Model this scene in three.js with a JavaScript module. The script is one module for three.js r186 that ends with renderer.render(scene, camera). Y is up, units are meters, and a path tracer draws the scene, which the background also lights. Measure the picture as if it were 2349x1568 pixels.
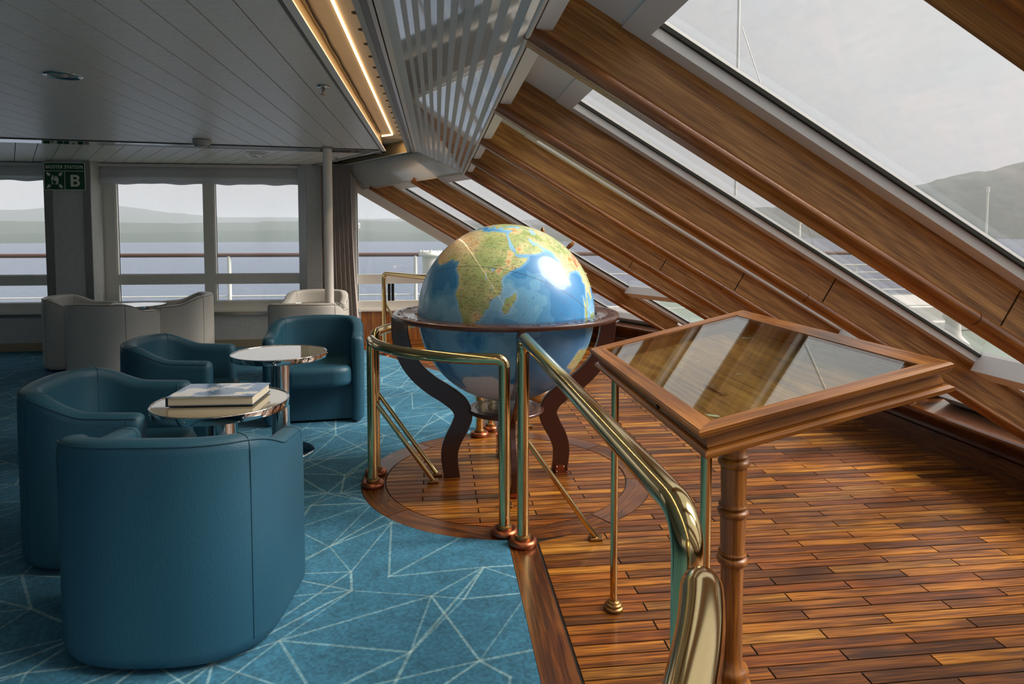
import * as THREE from 'three';
import { mergeGeometries } from 'three/addons/utils/BufferGeometryUtils.js';
import { RoundedBoxGeometry } from 'three/addons/geometries/RoundedBoxGeometry.js';
import { RectAreaLightUniformsLib } from 'three/addons/lights/RectAreaLightUniformsLib.js';
RectAreaLightUniformsLib.init();

// ---------------------------------------------------------------- camera, sky, exposure
const scene = new THREE.Scene();
const FOCAL = 1500, EYE = 1.40, PITCH = 3.053, YAW = 6.513;
const camera = new THREE.PerspectiveCamera(2 * Math.atan(951 / FOCAL) * 180 / Math.PI, 2349 / 1902, 0.05, 20000);
camera.rotation.order = 'YXZ';
camera.position.set(0, EYE, 0);
camera.rotation.set(-PITCH * Math.PI / 180, -YAW * Math.PI / 180, 0);
camera.setViewOffset(2349, 1902, 0, 334, 2349, 1568);      // shifted lens: verticals nearly parallel
scene.add(camera);

const renderer = new THREE.WebGLRenderer();
renderer.toneMapping = THREE.LinearToneMapping;
renderer.toneMappingExposure = 1.78;
renderer.shadowMap.enabled = true;

// random numbers and periodic value noise
let seed = 12345;
const rnd = () => { seed = (seed + 0x6D2B79F5) | 0; let t = Math.imul(seed ^ (seed >>> 15), 1 | seed); t = (t + Math.imul(t ^ (t >>> 7), 61 | t)) ^ t; return ((t ^ (t >>> 14)) >>> 0) / 4294967296; };
const rr = (a, b) => a + (b - a) * rnd();
const PERM = new Float32Array(65536); for (let i = 0; i < 65536; i++) PERM[i] = rnd();
const lat = (x, y, k) => PERM[((x * 1619 + y * 31337 + k * 6971) ^ ((x * 7919) >> 3)) & 65535];
function vnoise(x, y, px, py, k = 0) {
  const xi = Math.floor(x), yi = Math.floor(y), fx = x - xi, fy = y - yi;
  const x0 = ((xi % px) + px) % px, x1 = (x0 + 1) % px, y0 = ((yi % py) + py) % py, y1 = (y0 + 1) % py;
  const u = fx * fx * (3 - 2 * fx), v = fy * fy * (3 - 2 * fy);
  const a = lat(x0, y0, k), b = lat(x1, y0, k), c = lat(x0, y1, k), d = lat(x1, y1, k);
  return a + (b - a) * u + (c - a) * v + (a - b - c + d) * u * v;
}
function fbm(u, v, px, py, oct, k = 0) { let s = 0, a = 0.5, n = 0; for (let i = 0; i < oct; i++) { s += a * vnoise(u * px, v * py, px, py, k + i); n += a; a *= 0.5; px *= 2; py *= 2; } return s / n; }

// overcast sky: clouds over a plain overcast gradient (zenith brighter than horizon)
{
  const W = 1024, Hh = 512, data = new Float32Array(W * Hh * 4);
  for (let j = 0; j < Hh; j++) for (let i = 0; i < W; i++) {
    const el = (j + 0.5) / Hh * Math.PI - Math.PI / 2, s = Math.max(0, Math.sin(el));
    const c = fbm(i / W, (j / Hh) * 0.5 + 0.13, 14, 12, 5, 40);
    const az = (i / W) * Math.PI * 2, big = fbm(i / W, j / Hh * 0.5 + 0.3, 5, 5, 3, 47);
    const cl = 0.80 + 0.34 * (c - 0.4) + 0.5 * (big - 0.42);
    const L = 0.435 * (1 + 0.16 * Math.exp(-s * 7) + 0.15 * s) * cl;
    const p = (j * W + i) * 4;
    data[p] = L * 0.985; data[p + 1] = L; data[p + 2] = L * 1.01; data[p + 3] = 1;
  }
  const t = new THREE.DataTexture(data, W, Hh, THREE.RGBAFormat, THREE.FloatType);
  t.mapping = THREE.EquirectangularReflectionMapping; t.colorSpace = THREE.LinearSRGBColorSpace;
  t.magFilter = THREE.LinearFilter; t.minFilter = THREE.LinearFilter; t.wrapS = THREE.RepeatWrapping; t.needsUpdate = true;
  scene.background = t;
  scene.fog = new THREE.FogExp2('#dfe8f4', 0.00011);   // damp sea air
}

// veiled sun: a broad bright patch of cloud high over the foredeck
const sun = new THREE.DirectionalLight('#fff4e6', 4.5);
sun.position.set(17, 13.5, -1); sun.target.position.set(1, 0, -3); sun.castShadow = true; sun.shadow.radius = 70;
sun.shadow.mapSize.set(2048, 2048); Object.assign(sun.shadow.camera, { left: -16, right: 16, top: 16, bottom: -16, near: 1, far: 60 });
scene.add(sun, sun.target);

// ---------------------------------------------------------------- helpers
const V = (x, y, z) => new THREE.Vector3(x, y, z);
const used = {};
function numbered(n) { if (!(n in used)) { used[n] = 0; return n; } used[n]++; return n + '_' + String(used[n]).padStart(3, '0'); }
function shade(o) { o.castShadow = true; o.receiveShadow = true; return o; }
function part(name, geo, mat, parent) { const m = shade(new THREE.Mesh(geo, mat)); m.name = name; parent.add(m); return m; }
function thing(name, label, category, [x, y, z] = [0, 0, 0], turn = 0, group) {
  const o = new THREE.Group(); o.name = numbered(name); o.position.set(x, y, z); o.rotation.y = turn;
  o.userData = { label, category }; if (group) o.userData.group = group; scene.add(o); return o;
}
function struct(name) { const o = new THREE.Group(); o.name = name; o.userData = { kind: 'structure' }; scene.add(o); return o; }
function copyOf(src, [x, y, z], turn, label, group) {
  const r = src.clone(); r.name = numbered(src.name.replace(/_\d{3}$/, '')); r.position.set(x, y, z); r.rotation.y = turn;
  r.userData = { label, category: src.userData.category }; if (group) r.userData.group = group; scene.add(r); return r;
}
const MG = (list) => mergeGeometries(list.map((g) => { const h = g.index ? g.toNonIndexed() : g; for (const k of Object.keys(h.attributes)) if (!['position', 'normal', 'uv'].includes(k)) h.deleteAttribute(k); return h; }));

// eight-cornered block; c(i, j, k) gives the corner; grain runs along i, uv in metres
function block(c, uo = 0, vo = 0) {
  const P = [], N = [], T = [], I = [];
  const q = (a, b, d, e) => { // a->b is the u edge, a->e the v edge
    const n = V().crossVectors(b.clone().sub(a), e.clone().sub(a)).normalize(), base = P.length / 3;
    const lu = a.distanceTo(b), lv = a.distanceTo(e);
    for (const [p, u, v] of [[a, 0, 0], [b, lu, 0], [d, lu, lv], [e, 0, lv]]) { P.push(p.x, p.y, p.z); N.push(n.x, n.y, n.z); T.push(u + uo, v + vo); }
    I.push(base, base + 1, base + 2, base, base + 2, base + 3);
  };
  const C = [0, 1, 2, 3, 4, 5, 6, 7].map((n) => c(n & 1, (n >> 1) & 1, n >> 2));
  const o = V().crossVectors(C[1].clone().sub(C[0]), C[2].clone().sub(C[0])).dot(C[4].clone().sub(C[0]));
  const f = (a, b, d, e) => (o > 0 ? q(C[a], C[b], C[d], C[e]) : q(C[e], C[d], C[b], C[a]));
  f(2, 3, 1, 0); f(4, 5, 7, 6); f(0, 1, 5, 4); f(6, 7, 3, 2); f(0, 4, 6, 2); f(3, 7, 5, 1);
  const g = new THREE.BufferGeometry();
  g.setAttribute('position', new THREE.Float32BufferAttribute(P, 3)); g.setAttribute('normal', new THREE.Float32BufferAttribute(N, 3));
  g.setAttribute('uv', new THREE.Float32BufferAttribute(T, 2)); g.setIndex(I); return g;
}
// axis-aligned box, grain along 'x' | 'y' | 'z'
function bx(x0, x1, y0, y1, z0, z1, grain = 'x', uo = 0, vo = 0) {
  const X = [x0, x1], Y = [y0, y1], Z = [z0, z1];
  if (grain === 'x') return block((i, j, k) => V(X[i], Y[j], Z[k]), uo, vo);
  if (grain === 'y') return block((i, j, k) => V(X[j], Y[i], Z[k]), uo, vo);
  return block((i, j, k) => V(X[j], Y[k], Z[i]), uo, vo);
}
// thin plate from a convex polygon in plan, [[x, z], ...]
function plate(poly, y0, y1) {
  const s = new THREE.Shape(poly.map(([x, z]) => new THREE.Vector2(x, -z)));
  const g = new THREE.ExtrudeGeometry(s, { depth: y1 - y0, bevelEnabled: false }); g.rotateX(-Math.PI / 2); g.translate(0, y0, 0); return g;
}
function clip(poly, a, b, c) { // keep a x + b z <= c
  const out = [], d = (p) => a * p[0] + b * p[1] - c;
  for (let i = 0; i < poly.length; i++) { const p = poly[i], q = poly[(i + 1) % poly.length], dp = d(p), dq = d(q); if (dp <= 0) out.push(p); if (dp * dq < 0) { const t = dp / (dp - dq); out.push([p[0] + (q[0] - p[0]) * t, p[1] + (q[1] - p[1]) * t]); } }
  return out;
}
// polyline with rounded corners -> smooth tube
function roundedPath(pts, r, n = 8) {
  const out = [pts[0].clone()];
  for (let i = 1; i < pts.length - 1; i++) {
    const a = pts[i - 1], b = pts[i], c = pts[i + 1], d1 = a.clone().sub(b), d2 = c.clone().sub(b);
    const rad = Math.min(r, d1.length() * 0.49, d2.length() * 0.49); d1.normalize(); d2.normalize();
    const p = b.clone().addScaledVector(d1, rad), q = b.clone().addScaledVector(d2, rad);
    for (let k = 0; k <= n; k++) { const t = k / n; out.push(p.clone().multiplyScalar((1 - t) * (1 - t)).addScaledVector(b, 2 * t * (1 - t)).addScaledVector(q, t * t)); }
  }
  out.push(pts[pts.length - 1].clone()); return out;
}
function sweep(pts, rad, sides = 20) { // exact polyline sweep with parallel transport
  const P = [], N = [], T = [], I = []; let nrm = null, len = 0;
  for (let i = 0; i < pts.length; i++) {
    const t = (i === 0 ? pts[1].clone().sub(pts[0]) : i === pts.length - 1 ? pts[i].clone().sub(pts[i - 1]) : pts[i + 1].clone().sub(pts[i]).normalize().add(pts[i].clone().sub(pts[i - 1]).normalize())).normalize();
    if (!nrm) nrm = V(Math.abs(t.x) > 0.9 ? 0 : 1, 0, Math.abs(t.x) > 0.9 ? 1 : 0).cross(t).normalize(); else nrm = nrm.clone().addScaledVector(t, -nrm.dot(t)).normalize();
    const b = t.clone().cross(nrm); if (i) len += pts[i].distanceTo(pts[i - 1]);
    for (let k = 0; k <= sides; k++) { const a = k / sides * Math.PI * 2, d = nrm.clone().multiplyScalar(Math.cos(a)).addScaledVector(b, Math.sin(a)); P.push(pts[i].x + d.x * rad, pts[i].y + d.y * rad, pts[i].z + d.z * rad); N.push(d.x, d.y, d.z); T.push(len, k / sides * rad * 6.28); }
  }
  const w = sides + 1;
  for (let i = 0; i < pts.length - 1; i++) for (let k = 0; k < sides; k++) { const a = i * w + k; I.push(a, a + 1, a + w, a + 1, a + w + 1, a + w); }
  for (const e of [0, pts.length - 1]) { const c = P.length / 3, t = (e ? pts[e].clone().sub(pts[e - 1]) : pts[0].clone().sub(pts[1])).normalize(); P.push(pts[e].x, pts[e].y, pts[e].z); N.push(t.x, t.y, t.z); T.push(0, 0); for (let k = 0; k < sides; k++) e ? I.push(c, e * w + k, e * w + k + 1) : I.push(c, k + 1, k); }
  const g = new THREE.BufferGeometry(); g.setAttribute('position', new THREE.Float32BufferAttribute(P, 3)); g.setAttribute('normal', new THREE.Float32BufferAttribute(N, 3)); g.setAttribute('uv', new THREE.Float32BufferAttribute(T, 2)); g.setIndex(I); return g;
}
function bar(a, b, r, sides = 16) { return sweep([a, b], r, sides); }
const lathe = (pts, n = 40) => new THREE.LatheGeometry(pts.map(([x, y]) => new THREE.Vector2(x, y)), n);
const cyl = (r, y0, y1, n = 32, r2 = r) => { const g = new THREE.CylinderGeometry(r2, r, y1 - y0, n); g.translate(0, (y0 + y1) / 2, 0); return g; };
// profile [[x, y], ...] (convex or not, closed) carried from end A to end B; each end is a function of a profile point
function loft(profile, endA, endB) {
  const gs = [], n = profile.length;
  for (let i = 0; i < n; i++) { const p = profile[i], q = profile[(i + 1) % n];
    const a = endA(p), b = endB(p), c = endB(q), d = endA(q); gs.push(quad(a, b, c, d)); }
  const tri = THREE.ShapeUtils.triangulateShape(profile.map(([x, y]) => new THREE.Vector2(x, y)), []);
  for (const [i, j, k] of tri) { gs.push(quad(endA(profile[i]), endA(profile[j]), endA(profile[k]))); gs.push(quad(endB(profile[k]), endB(profile[j]), endB(profile[i]))); }
  return mergeGeometries(gs);
}
function quad(a, b, c, d) {
  const P = [], N = [], T = [], n = V().crossVectors(b.clone().sub(a), c.clone().sub(a)).normalize();
  const e1 = b.clone().sub(a).normalize(), e2 = n.clone().cross(e1);
  const put = (p) => { const r = p.clone().sub(a); P.push(p.x, p.y, p.z); N.push(n.x, n.y, n.z); T.push(r.dot(e1), r.dot(e2)); };
  for (const p of d ? [a, b, c, a, c, d] : [a, b, c]) put(p);
  const g = new THREE.BufferGeometry(); g.setAttribute('position', new THREE.Float32BufferAttribute(P, 3)); g.setAttribute('normal', new THREE.Float32BufferAttribute(N, 3)); g.setAttribute('uv', new THREE.Float32BufferAttribute(T, 2)); return g;
}

// ---------------------------------------------------------------- textures and materials
function dataTex(W, Hh, fn, { srgb = true, repeat = [1, 1] } = {}) {
  const d = new Uint8Array(W * Hh * 4);
  for (let j = 0; j < Hh; j++) for (let i = 0; i < W; i++) { const c = fn(i / W, j / Hh), p = (j * W + i) * 4; d[p] = c[0]; d[p + 1] = c[1]; d[p + 2] = c[2]; d[p + 3] = 255; }
  const t = new THREE.DataTexture(d, W, Hh); t.wrapS = t.wrapT = THREE.RepeatWrapping; t.magFilter = THREE.LinearFilter; t.minFilter = THREE.LinearMipmapLinearFilter; t.generateMipmaps = true;
  if (srgb) t.colorSpace = THREE.SRGBColorSpace; t.repeat.set(...repeat); t.needsUpdate = true; return t;
}
function canvasTex(W, Hh, draw, repeat = [1, 1]) {
  const c = document.createElement('canvas'); c.width = W; c.height = Hh; draw(c.getContext('2d'), W, Hh);
  const t = new THREE.CanvasTexture(c); t.colorSpace = THREE.SRGBColorSpace; t.wrapS = t.wrapT = THREE.RepeatWrapping; t.repeat.set(...repeat); return t;
}
const mix = (a, b, t) => a + (b - a) * t, clamp = (x, a = 0, b = 1) => Math.min(b, Math.max(a, x)), mix3 = (a, b, t) => [mix(a[0], b[0], t), mix(a[1], b[1], t), mix(a[2], b[2], t)];
function ramp(stops, t) { t = clamp(t); for (let i = 1; i < stops.length; i++) if (t <= stops[i][0]) return mix3(stops[i - 1][1], stops[i][1], (t - stops[i - 1][0]) / (stops[i][0] - stops[i - 1][0])); return stops[stops.length - 1][1]; }

// grain along u; tile is 2 m by 0.5 m
const deckGrain = dataTex(2048, 512, (u, v) => {
  const warp = fbm(u, v, 5, 4, 3, 3) * 0.16;
  const streak = fbm(u, v + warp * 0.22, 6, 44, 4, 11), fine = fbm(u, v, 24, 190, 2, 23), blot = fbm(u, v, 9, 9, 3, 31);
  const knot = fbm(u, v + warp * 0.4, 3, 14, 3, 37); const t = 0.34 * streak + 0.34 * fine + 0.20 * blot + 0.18 * knot - 0.03;
  return ramp([[0, [72, 42, 14]], [0.36, [122, 77, 25]], [0.56, [165, 109, 36]], [0.8, [194, 139, 55]], [1, [212, 166, 84]]], (t - 0.28) * 2.0);
}, { repeat: [1 / 2, 1 / 0.5] });
// veneer of the beams; tile is 3 m by 0.6 m, with arched figure
const veneerGrain = dataTex(2048, 512, (u, v) => {
  const w = fbm(u, v, 4, 5, 4, 51), cath = fbm(u, v, 3, 3, 2, 57);
  const ring = 0.5 + 0.5 * Math.sin((v * 5 + w * 1.6 + cath * 3.4) * 6.283 * 1.6);
  const fine = fbm(u, v, 40, 260, 2, 61), streak = fbm(u, v, 5, 60, 3, 63);
  const t = 0.13 * Math.pow(ring, 1.6) + 0.42 * streak + 0.42 * fine;
  return ramp([[0, [118, 76, 32]], [0.4, [166, 114, 55]], [0.65, [192, 138, 73]], [1, [220, 168, 100]]], (t - 0.22) * 1.7);
}, { repeat: [1 / 3, 1 / 0.6] });
const carpetTex = canvasTex(2048, 2048, (g, W) => {
  g.fillStyle = 'rgb(60,124,156)'; g.fillRect(0, 0, W, W);
  const N = 9, s = W / N, pt = [];
  for (let j = 0; j < N; j++) for (let i = 0; i < N; i++) pt.push([(i + 0.5 + rr(-0.42, 0.42)) * s, (j + 0.5 + rr(-0.42, 0.42)) * s]);
  const at = (i, j) => { const p = pt[((j + N) % N) * N + ((i + N) % N)]; return [p[0] + (i < 0 ? -W : i >= N ? W : 0), p[1] + (j < 0 ? -W : j >= N ? W : 0)]; };
  g.lineCap = 'round';
  const seg = (a, b) => { for (const ox of [-W, 0, W]) for (const oy of [-W, 0, W]) { g.beginPath(); g.moveTo(a[0] + ox, a[1] + oy); g.lineTo(b[0] + ox, b[1] + oy); g.stroke(); } };
  for (let j = 0; j < N; j++) for (let i = 0; i < N; i++) {
    const a = at(i, j);
    for (const [di, dj, p] of [[1, 0, 0.85], [0, 1, 0.85], [1, 1, 0.55], [-1, 1, 0.35], [2, 1, 0.16], [1, 2, 0.16]]) {
      const b = at(i + di, j + dj); if (rnd() > p) continue;
      g.strokeStyle = `rgba(166,200,208,${rr(0.42, 0.68)})`; g.lineWidth = rr(6, 10); seg(a, b);
    }
  }
  const im = g.getImageData(0, 0, W, W), d = im.data;
  for (let j = 0; j < W; j++) for (let i = 0; i < W; i++) { const p = (j * W + i) * 4, k = 0.80 + 0.26 * rnd() + 0.12 * (vnoise(i / W * 40, j / W * 40, 40, 40, 71) - 0.5) + 0.24 * (vnoise(i / W * 260, j / W * 260, 260, 260, 72) - 0.5); d[p] *= k; d[p + 1] *= k; d[p + 2] *= k; }
  g.putImageData(im, 0, 0);
}, [1 / 2.6, 1 / 2.6]);
const wetTex = dataTex(512, 512, (u, v) => { const a = fbm(u, v, 60, 60, 3, 81), b = fbm(u, v, 120, 14, 3, 85), t = clamp((0.5 * a + 0.5 * b - 0.36) * 2.6); const c = 120 + 135 * t; return [c, c, c]; }, { srgb: false, repeat: [1, 1] });
const speckTex = dataTex(512, 512, (u, v) => { const k = 228 + 27 * vnoise(u * 256, v * 256, 256, 256, 91) - 10 * vnoise(u * 20, v * 20, 20, 20, 92); return [k, k, k]; }, { repeat: [2, 2] });
const leatherBump = dataTex(512, 512, (u, v) => { const k = 255 * (0.5 * vnoise(u * 140, v * 140, 140, 140, 95) + 0.5 * vnoise(u * 60, v * 60, 60, 60, 96)); return [k, k, k]; }, { srgb: false, repeat: [4, 4] });

const std = (o) => new THREE.MeshStandardMaterial(o), phy = (o) => new THREE.MeshPhysicalMaterial(o);
const M = {
  blue: std({ color: '#27566c', roughness: 0.42, bumpMap: leatherBump, bumpScale: 0.0006 }),
  blueSeam: std({ color: '#1d4a5e', roughness: 0.6 }),
  grey: std({ color: '#c6c2ba', roughness: 0.45, bumpMap: leatherBump, bumpScale: 0.0006 }),
  greySeam: std({ color: '#6a6762', roughness: 0.6 }),
  black: std({ color: '#0d0e10', roughness: 0.8 }),
  chrome: std({ color: '#d6d6d6', metalness: 1, roughness: 0.08 }),
  steel: std({ color: '#a9a69f', metalness: 1, roughness: 0.28 }),
  mirror: std({ color: '#d9dcda', metalness: 1, roughness: 0.05 }),
  tableGlass: phy({ color: '#a39a80', roughness: 0.03, clearcoat: 1, clearcoatRoughness: 0.02, ior: 1.9 }),
  brass: std({ color: '#d9c08a', metalness: 1, roughness: 0.12 }),
  brassDull: std({ color: '#9a774c', metalness: 1, roughness: 0.38 }),
  copper: std({ color: '#b06a4c', metalness: 1, roughness: 0.35 }),
  mahogany: phy({ color: '#3a1710', roughness: 0.35, clearcoat: 0.6, clearcoatRoughness: 0.15 }),
  ring: phy({ color: '#4a2a22', roughness: 0.3, clearcoat: 0.7, clearcoatRoughness: 0.12 }),
  caulk: std({ color: '#15110d', roughness: 0.7 }),
  carpet: std({ map: carpetTex, roughness: 1 }),
  ceil: phy({ color: '#f6f3ea', roughness: 0.34, map: speckTex }),
  ceilBack: std({ color: '#2e2a26', roughness: 0.9 }),
  white: std({ color: '#e8e6e0', roughness: 0.5 }),
  whiteFrame: std({ color: '#ececea', roughness: 0.45 }),
  gasket: std({ color: '#23251f', roughness: 0.85 }),
  soffit: phy({ color: '#dedcd6', roughness: 0.06, clearcoat: 1, clearcoatRoughness: 0.03, ior: 1.8 }),
  stripe: std({ color: '#dcdad6', roughness: 0.6 }),
  tan: std({ color: '#b09a72', roughness: 0.5 }),
  wall: std({ color: '#dcdcda', roughness: 0.8, map: speckTex }),
  wallLight: null,
  base: std({ color: '#ab9a80', roughness: 0.5 }),
  sill: std({ color: '#ebe8df', roughness: 0.4 }),
  glass: phy({ color: '#ffffff', transmission: 1, thickness: 0, roughness: 0.13, roughnessMap: wetTex, ior: 1.5 }),
  clearGlass: phy({ color: '#f4fbf6', transmission: 1, thickness: 0, roughness: 0.0, ior: 1.55 }),
  blind: phy({ color: '#d8d8dc', roughness: 1, transmission: 0.4, thickness: 0 }),
  curtain: std({ color: '#bcb0aa', roughness: 0.95 }),
  plastic: std({ color: '#b4b3ad', roughness: 0.5 }),
  paper: std({ color: '#cfc9b6', roughness: 0.9 }),
  led: std({ color: '#fff0d8', emissive: '#ffcf95', emissiveIntensity: 2.2, roughness: 1 }),
  deckPaint: std({ color: '#7d8f86', roughness: 0.8 }),
  outWhite: std({ color: '#d8d9d6', roughness: 0.5 }),
  outRail: std({ color: '#5a4038', roughness: 0.6 }),
};
M.wallLight = M.wall;
const deckTones = ['#ffffff', '#f4e2c8', '#d8bfa0', '#fff4d4', '#b09878', '#f0dab0', '#a39076', '#d6b688', '#ffeccc', '#c8a67c'].map((c) => phy({ color: c, map: deckGrain, roughness: 0.42, clearcoat: 0.16, clearcoatRoughness: 0.15, ior: 1.4 }));
const borderWood = phy({ color: '#a3886a', map: deckGrain, roughness: 0.35, clearcoat: 0.5, clearcoatRoughness: 0.2 });
const veneer = phy({ color: '#ffffff', map: veneerGrain, roughness: 0.45, clearcoat: 0.15, clearcoatRoughness: 0.3 });
const veneerNose = phy({ color: '#e0c294', map: veneerGrain, roughness: 0.35, clearcoat: 0.5, clearcoatRoughness: 0.2 });
const ledgeWood = phy({ color: '#8c6f58', map: veneerGrain, roughness: 0.25, clearcoat: 0.7, clearcoatRoughness: 0.1 });
const caseWood = phy({ color: '#d4bf94', map: veneerGrain, roughness: 0.4, clearcoat: 0.35, clearcoatRoughness: 0.3 });
const caseBed = std({ color: '#e2d6bc', map: veneerGrain, roughness: 0.75 });

// ---------------------------------------------------------------- room layout (metres)
const WALL_Z = -8.38, BACK_Z = 5.4, LEFT_X = -8.5, CEIL = 2.25;
const GX = 0.39, GZ = -3.73;                       // middle of the globe's inlaid circle
const SL = 0.59, TH = Math.atan(SL), NX = Math.sin(TH), NY = Math.cos(TH);   // slope of the glazing
const beams = []; for (let i = -6; i <= 4; i++) beams.push({ z: i === -1 ? -0.78 : -1.85 - 1.035 * i, x: 0.27 });
beams.push({ z: -7.03, x: -0.245 }); beams.push({ z: -8.12, x: -0.79 });
const shiftAt = (z) => (z > -5.99 ? 0 : (z + 5.99) * 0.5);   // the front bends away beyond the fifth beam

// ================================================================ floor
const floor = struct('floor');
{
  part('subfloor', bx(LEFT_X, 4.2, -0.2, -0.012, WALL_Z - 0.1, BACK_Z + 0.1), M.caulk, floor);
  const X0 = 0.315, X1 = 0.447, ROW = 0.0582, LEN = 0.57, R0 = 0.69, R1 = 0.825;
  // caulking bed under the planks
  part('caulking', plate([[X0, BACK_Z], [3.4, BACK_Z], [3.4, -6.0], [2.0, WALL_Z], [-1.2, WALL_Z], [X0, -6.2]], -0.012, -0.0035), M.caulk, floor);
  const leftOf = (z) => (z > -6.2 ? X1 : X1 + (z + 6.2) * 0.664);
  const rightOf = (z) => 3.25 + shiftAt(z);
  const planks = [], far = [];
  const put = (a0, a1, b0, b1, z0, z1, inner) => { // quads: left ends a0/a1 and right ends b0/b1 at z0/z1
    if (b0 - a0 < 0.012 && b1 - a1 < 0.012) return;
    const g = 0.0031, uo = rr(0, 2), vo = rr(0, 0.5);
    const geo = block((i, j, k) => V(i ? (j ? Math.max(b1, a1 + 0.01) : Math.max(b0, a0 + 0.01)) - g : (j ? a1 : a0) + g, k ? 0 : -0.01, j ? z1 + g : z0 - g), uo, vo);
    const z = (z0 + z1) / 2, x = (a0 + b1) / 2;
    (z < -0.8 && z > (x > 0.6 ? -3.75 : -4.55) && x < 3.4 ? planks : far).push([geo, rnd(), -z]);
  };
  const chord = (z, r) => { const d = r * r - (z - GZ) * (z - GZ); return d > 0 ? Math.sqrt(d) : 0; };
  for (let r = 0; ; r++) {
    const z0 = 1.2 - r * ROW, z1 = z0 - ROW; if (z1 < WALL_Z) break;
    const off = (r % 2) * LEN / 2 + 0.2;
    const lay = (la, lb, ra, rb) => { // one row from left (la at z0, lb at z1) to right
      const L = Math.min(la, lb), Rr = Math.max(ra, rb); let k = Math.ceil((L - off) / LEN) * LEN + off;
      let p0 = la, p1 = lb;
      while (k < Rr) { if (k > Math.max(la, lb) + 0.09 && k < Math.min(ra, rb) - 0.09) { put(p0, p1, k, k, z0, z1); p0 = p1 = k; } k += LEN; }
      put(p0, p1, ra, rb, z0, z1);
    };
    const c0 = chord(z0, R1), c1 = chord(z1, R1), i0 = chord(z0, R0), i1 = chord(z1, R0);
    if (c0 + c1 > 0) { lay(Math.max(GX + c0, leftOf(z0)), Math.max(GX + c1, leftOf(z1)), rightOf(z0), rightOf(z1)); }
    else lay(leftOf(z0), leftOf(z1), rightOf(z0), rightOf(z1));
    if (i0 + i1 > 0) lay(GX - i0, GX - i1, GX + i0, GX + i1);
  }
  planks.sort((a, b) => a[2] - b[2]);
  planks.forEach(([g, q], i) => { if (i < 290) part(i ? 'plank_' + String(i).padStart(3, '0') : 'plank', g, deckTones[Math.floor(q * deckTones.length)], floor); else far.push([g, q]); });
  deckTones.forEach((m, t) => { const l = far.filter(([, q]) => Math.floor(q * deckTones.length) === t).map((f) => f[0]); if (l.length) part('far_planks' + (t ? '_' + String(t).padStart(3, '0') : ''), mergeGeometries(l), m, floor).userData.kind = 'stuff'; });
  // inlaid ring: curved boards with toothed joints
  const cuts = [12, 58, 97, 142, 188, 231, 282, 326];
  cuts.forEach((a0, n) => {
    const a1 = n < cuts.length - 1 ? cuts[n + 1] : cuts[0] + 360, P = [], S = 18;
    for (let k = 0; k <= S; k++) { const a = (a0 + 0.25 + (a1 - a0 - 0.5) * k / S) * Math.PI / 180; P.push([GX + Math.cos(a) * (R1 - 0.003), GZ + Math.sin(a) * (R1 - 0.003)]); }
    for (let k = S; k >= 0; k--) { const a = (a0 + 0.25 + (a1 - a0 - 0.5) * k / S) * Math.PI / 180; P.push([GX + Math.cos(a) * (R0 + 0.003), GZ + Math.sin(a) * (R0 + 0.003)]); }
    const g = plate(P, -0.01, 0.0005), uv = g.attributes.uv, pos = g.attributes.position;
    for (let i = 0; i < uv.count; i++) { const dx = pos.getX(i) - GX, dz = pos.getZ(i) - GZ; uv.setXY(i, Math.atan2(dz, dx) * 0.75 + n * 0.31, Math.hypot(dx, dz) + n * 0.13); }
    part('ring_board' + (n ? '_' + String(n).padStart(3, '0') : ''), g, [borderWood, deckTones[4], borderWood, deckTones[6]][n % 4], floor);
  });
  // straight border boards beside the carpet
  [[BACK_Z, 0.3], [0.3, -1.4], [-1.4, -2.93], [-4.53, -6.2]].forEach(([z0, z1], n) => part('border_board' + (n ? '_' + String(n).padStart(3, '0') : ''), bx(X0, X1 - 0.008, -0.01, 0.0005, z1 + 0.002, z0 - 0.002, 'z', n * 0.7, n * 0.2), borderWood, floor));
  part('border_board_004', loft([[0, -0.01], [0.128, -0.01], [0.128, 0.0005], [0, 0.0005]], ([x, y]) => V(X0 + x, y, -6.2), ([x, y]) => V(X0 + x - 1.447, y, WALL_Z)), borderWood, floor);
}
// fitted carpet: everything left of the border, with the circle cut out
{
  const s = new THREE.Shape(); const pts = [[LEFT_X, BACK_Z], [0.313, BACK_Z]];
  const R = 0.826, a0 = Math.asin((0.313 - GX) / R);
  for (let k = 0; k <= 40; k++) { const a = Math.PI / 2 - a0 + (Math.PI + 2 * a0) * k / 40; pts.push([GX + R * Math.cos(a), GZ + R * Math.sin(a)]); }
  pts.push([0.313, -6.2], [0.313 - 1.447, WALL_Z + 0.001], [LEFT_X, WALL_Z + 0.001]);
  s.setFromPoints(pts.map(([x, z]) => new THREE.Vector2(x, -z)));
  const g = new THREE.ExtrudeGeometry(s, { depth: 0.014, bevelEnabled: false }); g.rotateX(-Math.PI / 2); g.translate(0, -0.012, 0);
  const uv = g.attributes.uv, p = g.attributes.position; for (let i = 0; i < uv.count; i++) uv.setXY(i, p.getX(i), p.getZ(i));
  const c = part('carpet', g, M.carpet, scene); c.userData = { label: 'teal fitted carpet with a pale broken-line pattern', category: 'carpet' };
}

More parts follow.
